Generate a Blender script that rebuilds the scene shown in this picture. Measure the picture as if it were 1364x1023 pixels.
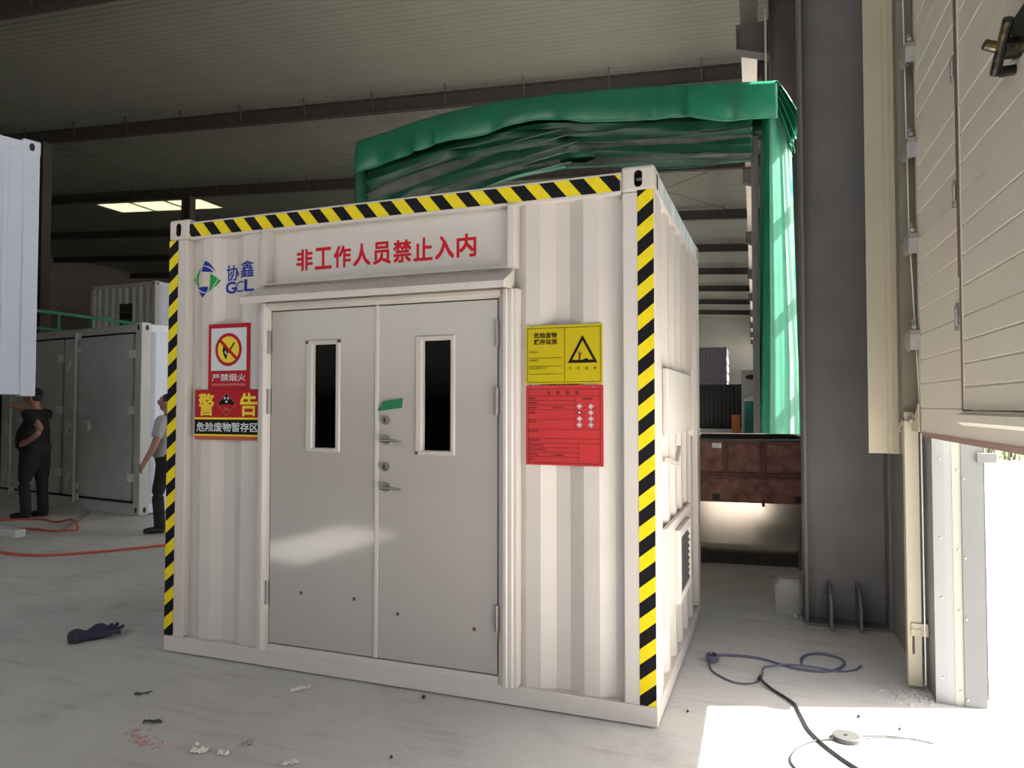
import bpy, bmesh, math, random
from mathutils import Vector, Matrix
random.seed(7)
for o in list(bpy.data.objects): bpy.data.objects.remove(o)
scene = bpy.context.scene
COL = scene.collection
R = math.radians

# ------------------------------------------------------------------ camera
cam_d = bpy.data.cameras.new('camera'); cam = bpy.data.objects.new('camera', cam_d); COL.objects.link(cam)
cam.location = (0.460, -3.573, 1.585)
cam.rotation_euler = (R(90 + 1.76), 0, R(18.778))
cam_d.sensor_width = 36; cam_d.lens = 947.2 / 1364 * 36
cam_d.clip_start = 0.05; cam_d.clip_end = 600
scene.camera = cam

# ------------------------------------------------------------------ sky, sun, exposure
world = bpy.data.worlds.new('sky'); scene.world = world; world.use_nodes = True
wn = world.node_tree; wn.nodes.clear()
wo = wn.nodes.new('ShaderNodeOutputWorld'); wb = wn.nodes.new('ShaderNodeBackground')
sk = wn.nodes.new('ShaderNodeTexSky'); sk.sky_type = 'NISHITA'; sk.sun_disc = False
sk.sun_elevation = R(50); sk.sun_rotation = R(72.7); sk.air_density = 1.3; sk.dust_density = 4.0; sk.ozone_density = 1.0
wb.inputs['Strength'].default_value = 0.48
hs = wn.nodes.new('ShaderNodeHueSaturation'); hs.inputs['Saturation'].default_value = 0.45
warm = wn.nodes.new('ShaderNodeMix'); warm.data_type = 'RGBA'; warm.blend_type = 'MULTIPLY'; warm.inputs[0].default_value = 1.0; warm.inputs[7].default_value = (1.05, 1.0, 0.94, 1)
wn.links.new(sk.outputs[0], hs.inputs['Color']); wn.links.new(hs.outputs[0], warm.inputs[6]); wn.links.new(warm.outputs[2], wb.inputs[0]); wn.links.new(wb.outputs[0], wo.inputs[0])
sun_d = bpy.data.lights.new('sun', 'SUN'); sun = bpy.data.objects.new('sun', sun_d); COL.objects.link(sun)
sun_d.energy = 34; sun_d.angle = R(0.6); sun_d.color = (1.0, 0.95, 0.86)
sun.rotation_euler = Vector((-1.15, -0.359, -1.44)).to_track_quat('-Z', 'Y').to_euler()
sun.location = (20, 6, 25)
vs = scene.view_settings
vs.view_transform = 'Standard'; vs.look = 'None'; vs.gamma = 1.0; vs.use_curve_mapping = False
vs.exposure = 0.0

# ------------------------------------------------------------------ materials
MATS = {}
def mat(name, col, rough=0.5, metal=0.0, var=0.0, scale=4.0, bump=0.0, bscale=60.0, col2=None, contrast=None, spec=0.5, stretch=None):
    if name in MATS: return MATS[name]
    m = bpy.data.materials.new(name); m.use_nodes = True
    nt = m.node_tree; b = nt.nodes['Principled BSDF']
    c = (*col, 1)
    b.inputs['Base Color'].default_value = c; b.inputs['Roughness'].default_value = rough
    b.inputs['Metallic'].default_value = metal; b.inputs['Specular IOR Level'].default_value = spec
    tc = nt.nodes.new('ShaderNodeTexCoord'); src = tc.outputs['Object']
    if stretch:
        mp = nt.nodes.new('ShaderNodeMapping'); mp.inputs['Scale'].default_value = stretch
        nt.links.new(src, mp.inputs['Vector']); src = mp.outputs[0]
    if var or col2:
        n = nt.nodes.new('ShaderNodeTexNoise'); n.inputs['Scale'].default_value = scale; n.inputs['Detail'].default_value = 5
        nt.links.new(src, n.inputs['Vector'])
        r = nt.nodes.new('ShaderNodeValToRGB')
        lo, hi = contrast or (0.3, 0.7)
        r.color_ramp.elements[0].position = lo; r.color_ramp.elements[1].position = hi
        if col2: r.color_ramp.elements[0].color = (*col2, 1); r.color_ramp.elements[1].color = c
        else:
            r.color_ramp.elements[0].color = tuple(x * (1 - var) for x in col) + (1,)
            r.color_ramp.elements[1].color = tuple(min(1, x * (1 + var)) for x in col) + (1,)
        nt.links.new(n.outputs[0], r.inputs[0]); nt.links.new(r.outputs[0], b.inputs['Base Color'])
    if bump:
        n2 = nt.nodes.new('ShaderNodeTexNoise'); n2.inputs['Scale'].default_value = bscale; n2.inputs['Detail'].default_value = 6
        nt.links.new(src, n2.inputs['Vector'])
        bp = nt.nodes.new('ShaderNodeBump'); bp.inputs['Strength'].default_value = bump; bp.inputs['Distance'].default_value = 0.01
        nt.links.new(n2.outputs[0], bp.inputs['Height']); nt.links.new(bp.outputs[0], b.inputs['Normal'])
    MATS[name] = m
    return m

WHITE = mat('white container paint', (0.61, 0.56, 0.525), 0.38, var=0.03, scale=3, bump=0.03, bscale=30)
DOORP = mat('satin door paint', (0.44, 0.402, 0.378), 0.085, var=0.02, scale=1.5, spec=0.75)
WHITE2 = mat('cool white container paint', (0.66, 0.71, 0.86), 0.35, var=0.03, scale=2)
GREYC = mat('grey container paint in shade', (0.50, 0.50, 0.50), 0.45, var=0.08, scale=3)  # grey of the fronts carries their shade, the sides stay lit white
HOLE = mat('dark pocket', (0.02, 0.02, 0.02), 0.8)
YEL = mat('tape yellow', (0.80, 0.64, 0.008), 0.5, var=0.05, scale=30, spec=0.25)
BLK = mat('tape black', (0.008, 0.007, 0.009), 0.6, spec=0.15)
REDT = mat('red paint letters', (0.58, 0.006, 0.018), 0.5, spec=0.2)
BLUE = mat('logo blue', (0.008, 0.03, 0.30), 0.5, spec=0.2)
GRN = mat('logo green', (0.02, 0.30, 0.05), 0.5, spec=0.2)
SREDB = mat('sign red', (0.42, 0.010, 0.022), 0.5, spec=0.2)
SRED = mat('form red', (0.50, 0.035, 0.038), 0.5, spec=0.2)
SYEL = mat('sign yellow', (0.50, 0.40, 0.004), 0.5, spec=0.2)
SYELB = mat('sign bright yellow', (0.82, 0.62, 0.03), 0.35)
SWHT = mat('sign white', (0.62, 0.66, 0.68), 0.35)
SBLK = mat('sign black', (0.008, 0.006, 0.006), 0.6, spec=0.15)
SBRN = mat('sign orange brown', (0.45, 0.10, 0.04), 0.35)
SDRED = mat('sign dark red print', (0.10, 0.005, 0.008), 0.4)
OLIVE = mat('sign olive print', (0.04, 0.028, 0.003), 0.6, spec=0.15)
STEEL = mat('brushed steel', (0.30, 0.285, 0.27), 0.28, 1.0)
DSTEEL = mat('galvanised steel', (0.42, 0.41, 0.40), 0.45, 0.8, var=0.15, scale=20)
GTAPE = mat('green sticker', (0.0, 0.16, 0.055), 0.4)
BROWND = mat('brown dot', (0.10, 0.05, 0.045), 0.6)
COLM = mat('grey column paint', (0.135, 0.13, 0.132), 0.5, var=0.12, scale=2.5, bump=0.05, bscale=20)
BEAMM = mat('dark beam paint', (0.075, 0.065, 0.062), 0.5, var=0.1, scale=2)
GIRD = mat('pale lit girder paint', (0.46, 0.42, 0.37), 0.5, var=0.1, scale=2)
CEILM = mat('olive grey ceiling sheet', (0.315, 0.318, 0.265), 0.5, var=0.05, scale=0.6)
WALLM = mat('beige wall sheet', (0.50, 0.48, 0.44), 0.6, var=0.05, scale=0.5)
WALLD = mat('grey inner wall render', (0.20, 0.185, 0.185), 0.75, var=0.15, scale=3, bump=0.15, bscale=40)
DOORB = mat('beige door skin', (0.60, 0.56, 0.49), 0.42, var=0.03, scale=2)
FLASH = mat('cream flashing', (0.40, 0.36, 0.27), 0.42, var=0.04, scale=2)
JAMB = mat('white jamb sheet', (0.25, 0.255, 0.26), 0.4, var=0.02, scale=4)
JAMBO = mat('grey outer jamb sheet', (0.135, 0.14, 0.14), 0.5, var=0.03, scale=5)
GRIT = mat('pale grit', (0.55, 0.54, 0.51), 0.9)
DISC = mat('dull disc grey', (0.055, 0.055, 0.055), 0.6)
JAMBC = mat('cream jamb sheet', (0.28, 0.28, 0.24), 0.4)
RUBBER = mat('rubber', (0.05, 0.04, 0.035), 0.7)
GSEAL = mat('brown seal', (0.17, 0.10, 0.08), 0.6)
RUST = mat('rusty brown steel', (0.40, 0.19, 0.15), 0.6, col2=(0.17, 0.065, 0.05), scale=9, contrast=(0.3, 0.68), bump=0.5, bscale=90)
RUSTD = mat('dark rust seam', (0.14, 0.06, 0.045), 0.65, var=0.3, scale=20, bump=0.4, bscale=80)
RUSTIN = mat('dark rusty lining', (0.05, 0.045, 0.045), 0.7, var=0.3, scale=10)
HOPPER = mat('satin cream hopper sheet', (0.78, 0.68, 0.58), 0.20, 0.8, var=0.04, scale=3)
CONC = mat('chalky concrete block', (0.36, 0.355, 0.345), 0.85, var=0.12, scale=12, bump=0.3, bscale=50)
TARP = mat('green vinyl tarpaulin', (0.015, 0.19, 0.105), 0.33, var=0.15, scale=2.2, bump=0.12, bscale=9)
TARPD = mat('dark green vinyl lining', (0.012, 0.105, 0.06), 0.36, var=0.25, scale=3, bump=0.1, bscale=12)
TARPG = mat('grey tent lining', (0.14, 0.155, 0.135), 0.5, var=0.3, scale=5)
PALE = mat('pale painted steel', (0.72, 0.72, 0.72), 0.4)
BLKC = mat('black cable', (0.02, 0.02, 0.023), 0.5)
BLUEC = mat('slate blue cable', (0.10, 0.105, 0.16), 0.45)
WHTC = mat('white wire', (0.7, 0.7, 0.68), 0.5)
ORHOSE = mat('red orange hose', (0.55, 0.10, 0.05), 0.5)
DKBOX = mat('black crate paint', (0.02, 0.021, 0.022), 0.5)
PURP = mat('shaded violet grey container paint in shade', (0.17, 0.15, 0.17), 0.5, var=0.06, scale=3)
GRAIL = mat('green guard rail paint', (0.02, 0.20, 0.11), 0.45)
TEAL = mat('teal machine paint', (0.03, 0.24, 0.24), 0.45)
ORANGE = mat('orange plastic', (0.55, 0.16, 0.05), 0.5)
SKIN = mat('skin', (0.36, 0.19, 0.13), 0.55)
CL_BLK = mat('black cloth', (0.010, 0.010, 0.012), 0.85)
CL_GRN = mat('dark green trousers cloth', (0.010, 0.018, 0.014), 0.85)
CL_GRY = mat('grey tee cloth', (0.36, 0.37, 0.37), 0.9)
HAIR = mat('black hair', (0.012, 0.010, 0.010), 0.6)
SHOE = mat('black shoe', (0.015, 0.015, 0.016), 0.5)
PAPER = mat('torn paper', (0.72, 0.70, 0.66), 0.8)
PINK = mat('pink crumbs', (0.55, 0.33, 0.33), 0.9)
RAG = mat('dark violet rag', (0.030, 0.026, 0.055), 0.8, bump=0.4, bscale=60)
GRAVEL = mat('dark grit', (0.06, 0.055, 0.05), 0.9)
GRASS = mat('dusty grass', (0.05, 0.085, 0.028), 0.9, col2=(0.10, 0.09, 0.06), scale=3, contrast=(0.4, 0.6))
OUTW = mat('rough outer render', (0.10, 0.098, 0.10), 0.85, var=0.25, scale=25, bump=0.4, bscale=40)
FILM = mat('dusty teal film', (0.62, 0.66, 0.64), 0.3, col2=(0.36, 0.45, 0.45), scale=3.0, contrast=(0.45, 0.6), stretch=(1, 2.2, 0.6))

# pane for the door windows, tinted dark to stand for the dim inside
def glass_mat():
    m = bpy.data.materials.new('dark window glass'); m.use_nodes = True
    b = m.node_tree.nodes['Principled BSDF']
    b.inputs['Base Color'].default_value = (0.06, 0.065, 0.07, 1); b.inputs['Roughness'].default_value = 0.02
    b.inputs['Transmission Weight'].default_value = 1.0; b.inputs['IOR'].default_value = 1.16
    return m
GLASS = glass_mat()
def tarp_mat(name, col, tcol, w_=0.45, rough=0.33):
    m = mat(name, col, rough, var=0.15, scale=2.2, bump=0.12, bscale=9); nt = m.node_tree
    out = [n for n in nt.nodes if n.type == 'OUTPUT_MATERIAL'][0]; p = nt.nodes['Principled BSDF']
    t = nt.nodes.new('ShaderNodeBsdfTranslucent'); t.inputs[0].default_value = (*tcol, 1)
    mx = nt.nodes.new('ShaderNodeMixShader'); mx.inputs[0].default_value = w_
    nt.links.new(p.outputs[0], mx.inputs[1]); nt.links.new(t.outputs[0], mx.inputs[2]); nt.links.new(mx.outputs[0], out.inputs[0])
    return m
TARPL = tarp_mat('thin green vinyl curtain', (0.05, 0.30, 0.19), (0.30, 0.50, 0.42), 0.5, 0.6)
def skylight_mat():
    m = bpy.data.materials.new('translucent roof sheet'); m.use_nodes = True
    nt = m.node_tree; nt.nodes.clear()
    o = nt.nodes.new('ShaderNodeOutputMaterial'); t = nt.nodes.new('ShaderNodeBsdfTranslucent'); d = nt.nodes.new('ShaderNodeBsdfDiffuse')
    mx = nt.nodes.new('ShaderNodeMixShader'); mx.inputs[0].default_value = 0.75
    t.inputs[0].default_value = (0.44, 0.46, 0.37, 1); d.inputs[0].default_value = (0.6, 0.6, 0.5, 1)
    nt.links.new(d.outputs[0], mx.inputs[1]); nt.links.new(t.outputs[0], mx.inputs[2]); nt.links.new(mx.outputs[0], o.inputs[0])
    return m
SKYL = skylight_mat()

def floor_mat():
    m = bpy.data.materials.new('dusty concrete floor'); m.use_nodes = True
    nt = m.node_tree; b = nt.nodes['Principled BSDF']; L = nt.links.new
    tc = nt.nodes.new('ShaderNodeTexCoord')
    def noise(s, d=6, rough=0.6, vec=None):
        n = nt.nodes.new('ShaderNodeTexNoise'); n.inputs['Scale'].default_value = s; n.inputs['Detail'].default_value = d
        n.inputs['Roughness'].default_value = rough
        L(vec or tc.outputs['Object'], n.inputs['Vector']); return n
    def ramp(src, p0, c0, p1, c1):
        r = nt.nodes.new('ShaderNodeValToRGB'); e = r.color_ramp.elements
        e[0].position = p0; e[1].position = p1; e[0].color = (*c0, 1); e[1].color = (*c1, 1); L(src, r.inputs[0]); return r
    big = ramp(noise(0.7, 4).outputs[0], 0.3, (0.50, 0.497, 0.49), 0.72, (0.64, 0.637, 0.63))
    mp = nt.nodes.new('ShaderNodeMapping'); mp.inputs['Scale'].default_value = (0.6, 4.0, 1); mp.inputs['Rotation'].default_value = (0, 0, 0.5)
    L(tc.outputs['Object'], mp.inputs['Vector'])
    scuff = ramp(noise(2.4, 8, 0.7, mp.outputs[0]).outputs[0], 0.52, (1, 1, 1), 0.72, (0.74, 0.73, 0.72))
    dark = ramp(noise(1.6, 5, 0.55).outputs[0], 0.58, (1, 1, 1), 0.80, (0.60, 0.59, 0.58))
    fine = ramp(noise(45, 6, 0.7).outputs[0], 0.3, (0.9, 0.9, 0.9), 0.7, (1.06, 1.06, 1.06))
    def mul(a, c):
        x = nt.nodes.new('ShaderNodeMix'); x.data_type = 'RGBA'; x.blend_type = 'MULTIPLY'; x.inputs[0].default_value = 1
        L(a, x.inputs[6]); L(c, x.inputs[7]); return x.outputs[2]
    c = mul(mul(mul(big.outputs[0], scuff.outputs[0]), dark.outputs[0]), fine.outputs[0])
    L(c, b.inputs['Base Color'])
    rr = ramp(noise(3, 5).outputs[0], 0.3, (0.42, 0.42, 0.42), 0.7, (0.62, 0.62, 0.62)); L(rr.outputs[0], b.inputs['Roughness'])
    bp = nt.nodes.new('ShaderNodeBump'); bp.inputs['Strength'].default_value = 0.08; bp.inputs['Distance'].default_value = 0.01
    L(noise(70, 6).outputs[0], bp.inputs['Height']); L(bp.outputs[0], b.inputs['Normal'])
    return m
FLOORM = floor_mat()

# ------------------------------------------------------------------ helpers
class MB:
    def __init__(s): s.v = []; s.f = []; s.mi = []
    def add(s, vs, fs, mi=0):
        n = len(s.v); s.v += [tuple(v) for v in vs]
        for f in fs: s.f.append(tuple(i + n for i in f)); s.mi.append(mi)
        return s
    def box(s, x0, x1, y0, y1, z0, z1, mi=0):
        if x0 > x1: x0, x1 = x1, x0
        if y0 > y1: y0, y1 = y1, y0
        if z0 > z1: z0, z1 = z1, z0
        v = [(x0,y0,z0),(x1,y0,z0),(x1,y1,z0),(x0,y1,z0),(x0,y0,z1),(x1,y0,z1),(x1,y1,z1),(x0,y1,z1)]
        return s.add(v, [(0,3,2,1),(4,5,6,7),(0,1,5,4),(1,2,6,5),(2,3,7,6),(3,0,4,7)], mi)
    def prism(s, prof, a, b, axis, mi=0):
        """closed 2D profile extruded from a to b; axis 'x': prof=(y,z); 'y': (x,z); 'z': (x,y)"""
        def P(p, t):
            return {'x': (t, p[0], p[1]), 'y': (p[0], t, p[1]), 'z': (p[0], p[1], t)}[axis]
        n = len(prof)
        v = [P(p, a) for p in prof] + [P(p, b) for p in prof]
        fs = [(i, (i + 1) % n, (i + 1) % n + n, i + n) for i in range(n)] + [tuple(range(n))[::-1], tuple(range(n, 2 * n))]
        return s.add(v, fs, mi)
    def sheet(s, pts, a, b, axis, th=0.003, off=(0, 1), mi=0):
        """open profile given thickness th along 2D direction off, extruded"""
        prof = list(pts) + [(p[0] + off[0] * th, p[1] + off[1] * th) for p in reversed(pts)]
        def P(p, t):
            return {'x': (t, p[0], p[1]), 'y': (p[0], t, p[1]), 'z': (p[0], p[1], t)}[axis]
        n = len(prof); m = len(pts)
        v = [P(p, a) for p in prof] + [P(p, b) for p in prof]
        fs = [(i, (i + 1) % n, (i + 1) % n + n, i + n) for i in range(n)]
        for i in range(m - 1):
            j = n - 1 - i
            fs += [(i + 1, i, j, j - 1), (i + n, i + 1 + n, j - 1 + n, j + n)]
        return s.add(v, fs, mi)
    def cyl(s, p0, p1, r, n=12, r2=None, mi=0, caps=True):
        p0 = Vector(p0); p1 = Vector(p1); d = (p1 - p0)
        z = d.normalized(); x = z.orthogonal().normalized(); y = z.cross(x); r2 = r if r2 is None else r2
        v = [p0 + (x * math.cos(2*math.pi*i/n) + y * math.sin(2*math.pi*i/n)) * r for i in range(n)]
        v += [p1 + (x * math.cos(2*math.pi*i/n) + y * math.sin(2*math.pi*i/n)) * r2 for i in range(n)]
        fs = [(i, (i+1) % n, (i+1) % n + n, i + n) for i in range(n)]
        if caps: fs += [tuple(range(n))[::-1], tuple(range(n, 2*n))]
        return s.add(v, fs, mi)
    def tube(s, pts, r, n=8, mi=0, taper=None):
        pts = [Vector(p) for p in pts]; rings = []
        up = Vector((0, 0, 1))
        for i, p in enumerate(pts):
            t = (pts[min(i+1, len(pts)-1)] - pts[max(i-1, 0)]).normalized()
            x = t.cross(up); x = x.normalized() if x.length > 1e-4 else Vector((1, 0, 0)); y = x.cross(t)
            rr = r if taper is None else taper[i]
            rings.append([p + (x * math.cos(2*math.pi*k/n) + y * math.sin(2*math.pi*k/n)) * rr for k in range(n)])
        v = [q for g in rings for q in g]; fs = []
        for i in range(len(pts)-1):
            for k in range(n): fs.append((i*n+k, i*n+(k+1) % n, (i+1)*n+(k+1) % n, (i+1)*n+k))
        fs += [tuple(range(n))[::-1], tuple(range((len(pts)-1)*n, len(pts)*n))]
        return s.add(v, fs, mi)
    def grid(s, fn, nu, nv, mi=0):
        v = [fn(i / nu, j / nv) for j in range(nv + 1) for i in range(nu + 1)]
        fs = [(j*(nu+1)+i, j*(nu+1)+i+1, (j+1)*(nu+1)+i+1, (j+1)*(nu+1)+i) for j in range(nv) for i in range(nu)]
        return s.add(v, fs, mi)
    def poly(s, pts, mi=0): return s.add(pts, [tuple(range(len(pts)))], mi)
    def slab(s, pts, y0, y1, mi=0):      # polygon in (x,z), thickness y0 (front) .. y1
        return s.prism(pts, y0, y1, 'y', mi)

def link(name, mesh, parent=None, loc=None):
    o = bpy.data.objects.new(name, mesh); COL.objects.link(o)
    if parent: o.parent = parent
    if loc: o.location = loc
    return o
def obj(name, mb, mats, parent=None, loc=None, bevel=0, smooth=False, solid=0, seg=2, recalc=True):
    me = bpy.data.meshes.new(name); me.from_pydata(mb.v, [], mb.f)
    if not isinstance(mats, (list, tuple)): mats = [mats]
    for m in mats: me.materials.append(m)
    me.polygons.foreach_set('material_index', mb.mi)
    if recalc:
        bm = bmesh.new(); bm.from_mesh(me); bmesh.ops.recalc_face_normals(bm, faces=bm.faces); bm.to_mesh(me); bm.free()
    if smooth: me.polygons.foreach_set('use_smooth', [True] * len(me.polygons))
    me.update()
    o = link(name, me, parent, loc)
    if solid:
        md = o.modifiers.new('solid', 'SOLIDIFY'); md.thickness = solid; md.offset = 0
    if bevel:
        md = o.modifiers.new('bevel', 'BEVEL'); md.width = bevel; md.segments = seg; md.limit_method = 'ANGLE'; md.angle_limit = R(35)
    return o
def empty(name, loc=(0, 0, 0), rz=0, parent=None):
    o = bpy.data.objects.new(name, None); COL.objects.link(o); o.location = loc; o.rotation_euler = (0, 0, rz); o.empty_display_size = 0.1
    if parent: o.parent = parent
    return o
def tag(o, label, cat, group=None, kind=None):
    o['label'] = label; o['category'] = cat
    if group: o['group'] = group
    if kind: o['kind'] = kind
    return o
def struct(o, label=None, cat=None):
    o['kind'] = 'structure'
    if label: o['label'] = label
    if cat: o['category'] = cat
    return o
def copy_tree(o, parent=None):
    c = o.copy(); COL.objects.link(c)
    if parent: c.parent = parent
    for ch in list(o.children): copy_tree(ch, c)
    return c
def spline(pts, k=8):
    pts = [Vector(p) for p in pts]; out = []
    for i in range(len(pts) - 1):
        p0 = pts[max(i-1, 0)]; p1 = pts[i]; p2 = pts[i+1]; p3 = pts[min(i+2, len(pts)-1)]
        for j in range(k):
            t = j / k
            out.append(0.5 * ((2*p1) + (-p0+p2)*t + (2*p0-5*p1+4*p2-p3)*t*t + (-p0+3*p1-3*p2+p3)*t**3))
    out.append(pts[-1]); return out
def bake(o):
    """apply modifiers, return the object with a plain mesh"""
    dg = bpy.context.evaluated_depsgraph_get(); dg.update()
    me = bpy.data.meshes.new_from_object(o.evaluated_get(dg)); o.modifiers.clear(); o.data = me
    return o
TEXT_CACHE = {}
def text(s, x0, x1, z0, z1, y, m, parent, bold=0.0, name='lettering', shear=0.0, label=None):
    """flat lettering fitted to a box on a plane that faces -Y"""
    key = s
    if key not in TEXT_CACHE:
        cu = bpy.data.curves.new('t', 'FONT'); cu.body = s; cu.size = 1; cu.offset = 0; cu.resolution_u = 3
        t = bpy.data.objects.new('t', cu); COL.objects.link(t)
        dg = bpy.context.evaluated_depsgraph_get(); dg.update()
        me = bpy.data.meshes.new_from_object(t.evaluated_get(dg))
        vs_ = [v.co.copy() for v in me.vertices]; fs_ = [tuple(p.vertices) for p in me.polygons]
        bpy.data.objects.remove(t); bpy.data.meshes.remove(me); TEXT_CACHE[key] = (vs_, fs_)
    vs_, fs_ = TEXT_CACHE[key]
    ax, bx = min(v.x for v in vs_), max(v.x for v in vs_); ay, by = min(v.y for v in vs_), max(v.y for v in vs_)
    mb = MB()
    e = bold * (z1 - z0)
    for k, (du, dv) in enumerate(((0, 0), (e, e), (-e, e), (e, -e), (-e, -e)) if bold else ((0, 0),)):
        mb.add([(x0 + (v.x-ax)/(bx-ax)*(x1-x0) + du, y - 0.00006 * k, z0 + (v.y-ay)/(by-ay)*(z1-z0) + dv) for v in vs_], fs_)
    o = obj(name, mb, m, parent, recalc=False)
    if label: o['label'] = label
    return o

# ================================================================== THE HALL
S = 8.7; Y0 = 2.2
def zroof(x): return 12.5 + 0.053 * (0.19 - x)
struct(obj('floor', MB().box(-140, 140, -90, 170, -0.3, 0.0), FLOORM), 'dusty grey concrete floor of the hall', 'floor')

# right wall with the truck door opening and window bays out of view, far ones sized to brighten the ceiling
w = MB(); X0, X1 = 1.37, 1.60
w.box(X0, X1, -9, -3.3, 0, 12.6); w.box(X0, X1, -3.3, -2.4, 4.55, 12.6); w.box(X0, X1, -0.5, 0.80, 4.55, 12.6); w.box(X0, X1, -2.4, -0.5, 4.55, 6.7); w.box(X0, X1, -2.4, -0.5, 8.3, 12.6); w.box(X0, X1, 0.80, 5.6, 0, 12.6)
BAYS = [(5.6, 10.0, 0.9, 7.4)] + [(Y0 + S*n + 1.0, Y0 + S*n + 7.7, 5.5, 8.7) for n in range(1, 10)]
prev = 5.6
for (a, b, z0, z1) in BAYS:
    if a > prev: w.box(X0, X1, prev, a, 0, 12.6)
    w.box(X0, X1, a, b, 0, z0); w.box(X0, X1, a, b, z1, 12.6); prev = b
w.box(X0, X1, prev, 89.2, 0, 12.6)
wr = struct(obj('wall_right', w, WALLD), 'dark grey rendered side wall behind the steel column', 'wall')
for i, (a, b, z0, z1) in enumerate(BAYS):
    mb = MB()
    k = 5
    for j in range(1, k): z = z0 + (z1 - z0) * j / k; mb.box(1.43, 1.49, a, b, z - 0.09, z + 0.09)
    obj('window_bars', mb, DSTEEL, wr)
obj('outer_render', MB().box(1.60, 1.645, 0.93, 5.0, 0, 5.0), OUTW, wr)

struct(obj('wall_back', MB().box(-62, 1.6, 89.2, 89.5, 0, 16), WALLM), 'pale far end wall of the hall', 'wall')
struct(obj('wall_left', MB().box(-62.3, -62, -9, 89.2, 0, 16.5), WALLD), 'dark side wall far across the hall', 'wall')
w = MB(); w.box(-62, -10, -9.3, -9, 0, 16); w.box(-10, 1.1, -9.3, -9, 8.0, 13.2); w.box(-10, 1.1, -9.3, -9, 0, 1.8); w.box(1.1, 1.6, -9.3, -9, 0, 12.6)  # unseen opening behind the camera, shaped for the light on the container
struct(obj('wall_front', w, WALLM), 'end wall with an added wide opening that lets sky light in', 'wall')

# ceiling of ribbed sheets that run down the slope
ceil = struct(empty('ceiling', (0, 0, 0)), 'olive grey ribbed roof sheeting', 'ceiling')
def roof_sheet(xa, xb, name='roof_panel', m=CEILM):
    prof = []
    for k in range(4):
        y = k * 0.25
        d = 0.05 if k == 0 else 0.028; wd = 0.028 if k == 0 else 0.020
        prof += [(y, 0), (y + wd, d), (y + 2 * wd, d), (y + 3 * wd, 0)]
    prof.append((1.0, 0))
    top = [(p[0], p[1]) for p in prof]
    n = len(top); v = []
    for x in (xa, xb): v += [(x, p[0], zroof(x) + p[1]) for p in top]
    for x in (xa, xb): v += [(x, p[0], zroof(x) + 0.10) for p in (top[0], top[-1])]
    f = [(i, i + 1, i + 1 + n, i + n) for i in range(n - 1)] + [(2*n, 2*n+1, 2*n+3, 2*n+2)]
    mb = MB(); mb.add(v, f)
    me = bpy.data.meshes.new(name); me.from_pydata(mb.v, [], mb.f); me.materials.append(m); me.update()
    return me
full = roof_sheet(1.9, -62)
pa, pb = roof_sheet(1.9, -31.4), roof_sheet(-39.7, -62)
pg1, pg2 = roof_sheet(-34.0, -34.25), roof_sheet(-36.8, -37.05)
SKYROWS = (31, 32)
for i in range(-10, 90):
    y = float(i)
    if i in SKYROWS:
        link('roof_panel', pa, ceil, (0, y, 0)); link('roof_panel', pb, ceil, (0, y, 0)); link('roof_lap', pg1, ceil, (0, y, 0)); link('roof_lap', pg2, ceil, (0, y, 0))
        for k, (a, b) in enumerate(((-31.4, -34.0), (-34.25, -36.8), (-37.05, -39.7))):
            link('skylight_panel', roof_sheet(a, b, 'skylight_panel', SKYL), ceil, (0, y, 0))
    else: link('roof_panel', full, ceil, (0, y, 0))

# rafters with fly braces, one object per frame line
def zraf(x): return 11.8 + 0.053 * (0.19 - x)
def rafter(y, xa=1.3, xb=-62):
    root = empty('roof_beam', (0, y, 0))
    mb = MB(); hw = 0.13; D = 0.52
    def bar(w_, za, zb):
        v = []
        for x in (xa, xb):
            z = zraf(x); v += [(x, -w_, z + za), (x, w_, z + za), (x, w_, z + zb), (x, -w_, z + zb)]
        mb.add(v, [(0,1,5,4),(1,2,6,5),(2,3,7,6),(3,0,4,7),(0,3,2,1),(4,5,6,7)])
    bar(hw, 0, 0.025); bar(0.012, 0.025, D - 0.025); bar(hw, D - 0.025, D)
    obj('beam', mb, BEAMM, root)
    bm_ = MB(); bm_.prism([(-0.02, 0), (0.02, 0), (0.02, 0.70), (-0.02, 0.70)], -0.03, 0.01, 'y')
    me = None
    x = -1.0; k = 0
    while x > -34:
        if me is None:
            o = obj('fly_brace', bm_, mat('dull brace steel', (0.12, 0.11, 0.095), 0.6), root); me = o.data
        else: o = link('fly_brace', me, root)
        o.location = (x, -0.16, zraf(x) + 0.05); o.rotation_euler = (R(14), 0, R(0)); x -= 2.95; k += 1
    return root
ords = ['second', 'third', 'fourth', 'fifth', 'sixth', 'seventh', 'eighth', 'ninth', 'tenth']
RAFL = ['dark roof beam crossing the top left corner of the picture', 'long dark roof beam just above the green tent',
        'dark roof beam meeting the free standing column behind the tent', 'nearest roof beam seen below the gathered tent curtain',
        'roof beam in the gap beside the container, second below the tent curtain', 'roof beam in the gap beside the container, third below the tent curtain',
        'roof beam in the gap beside the container, fourth below the tent curtain', 'roof beam in the gap beside the container, fifth below the tent curtain',
        'roof beam in the gap beside the container, sixth below the tent curtain']
for n in range(1, 10):
    tag(rafter(Y0 + S * n), RAFL[n-1], 'roof beam', 'roof beams of the hall')

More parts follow.
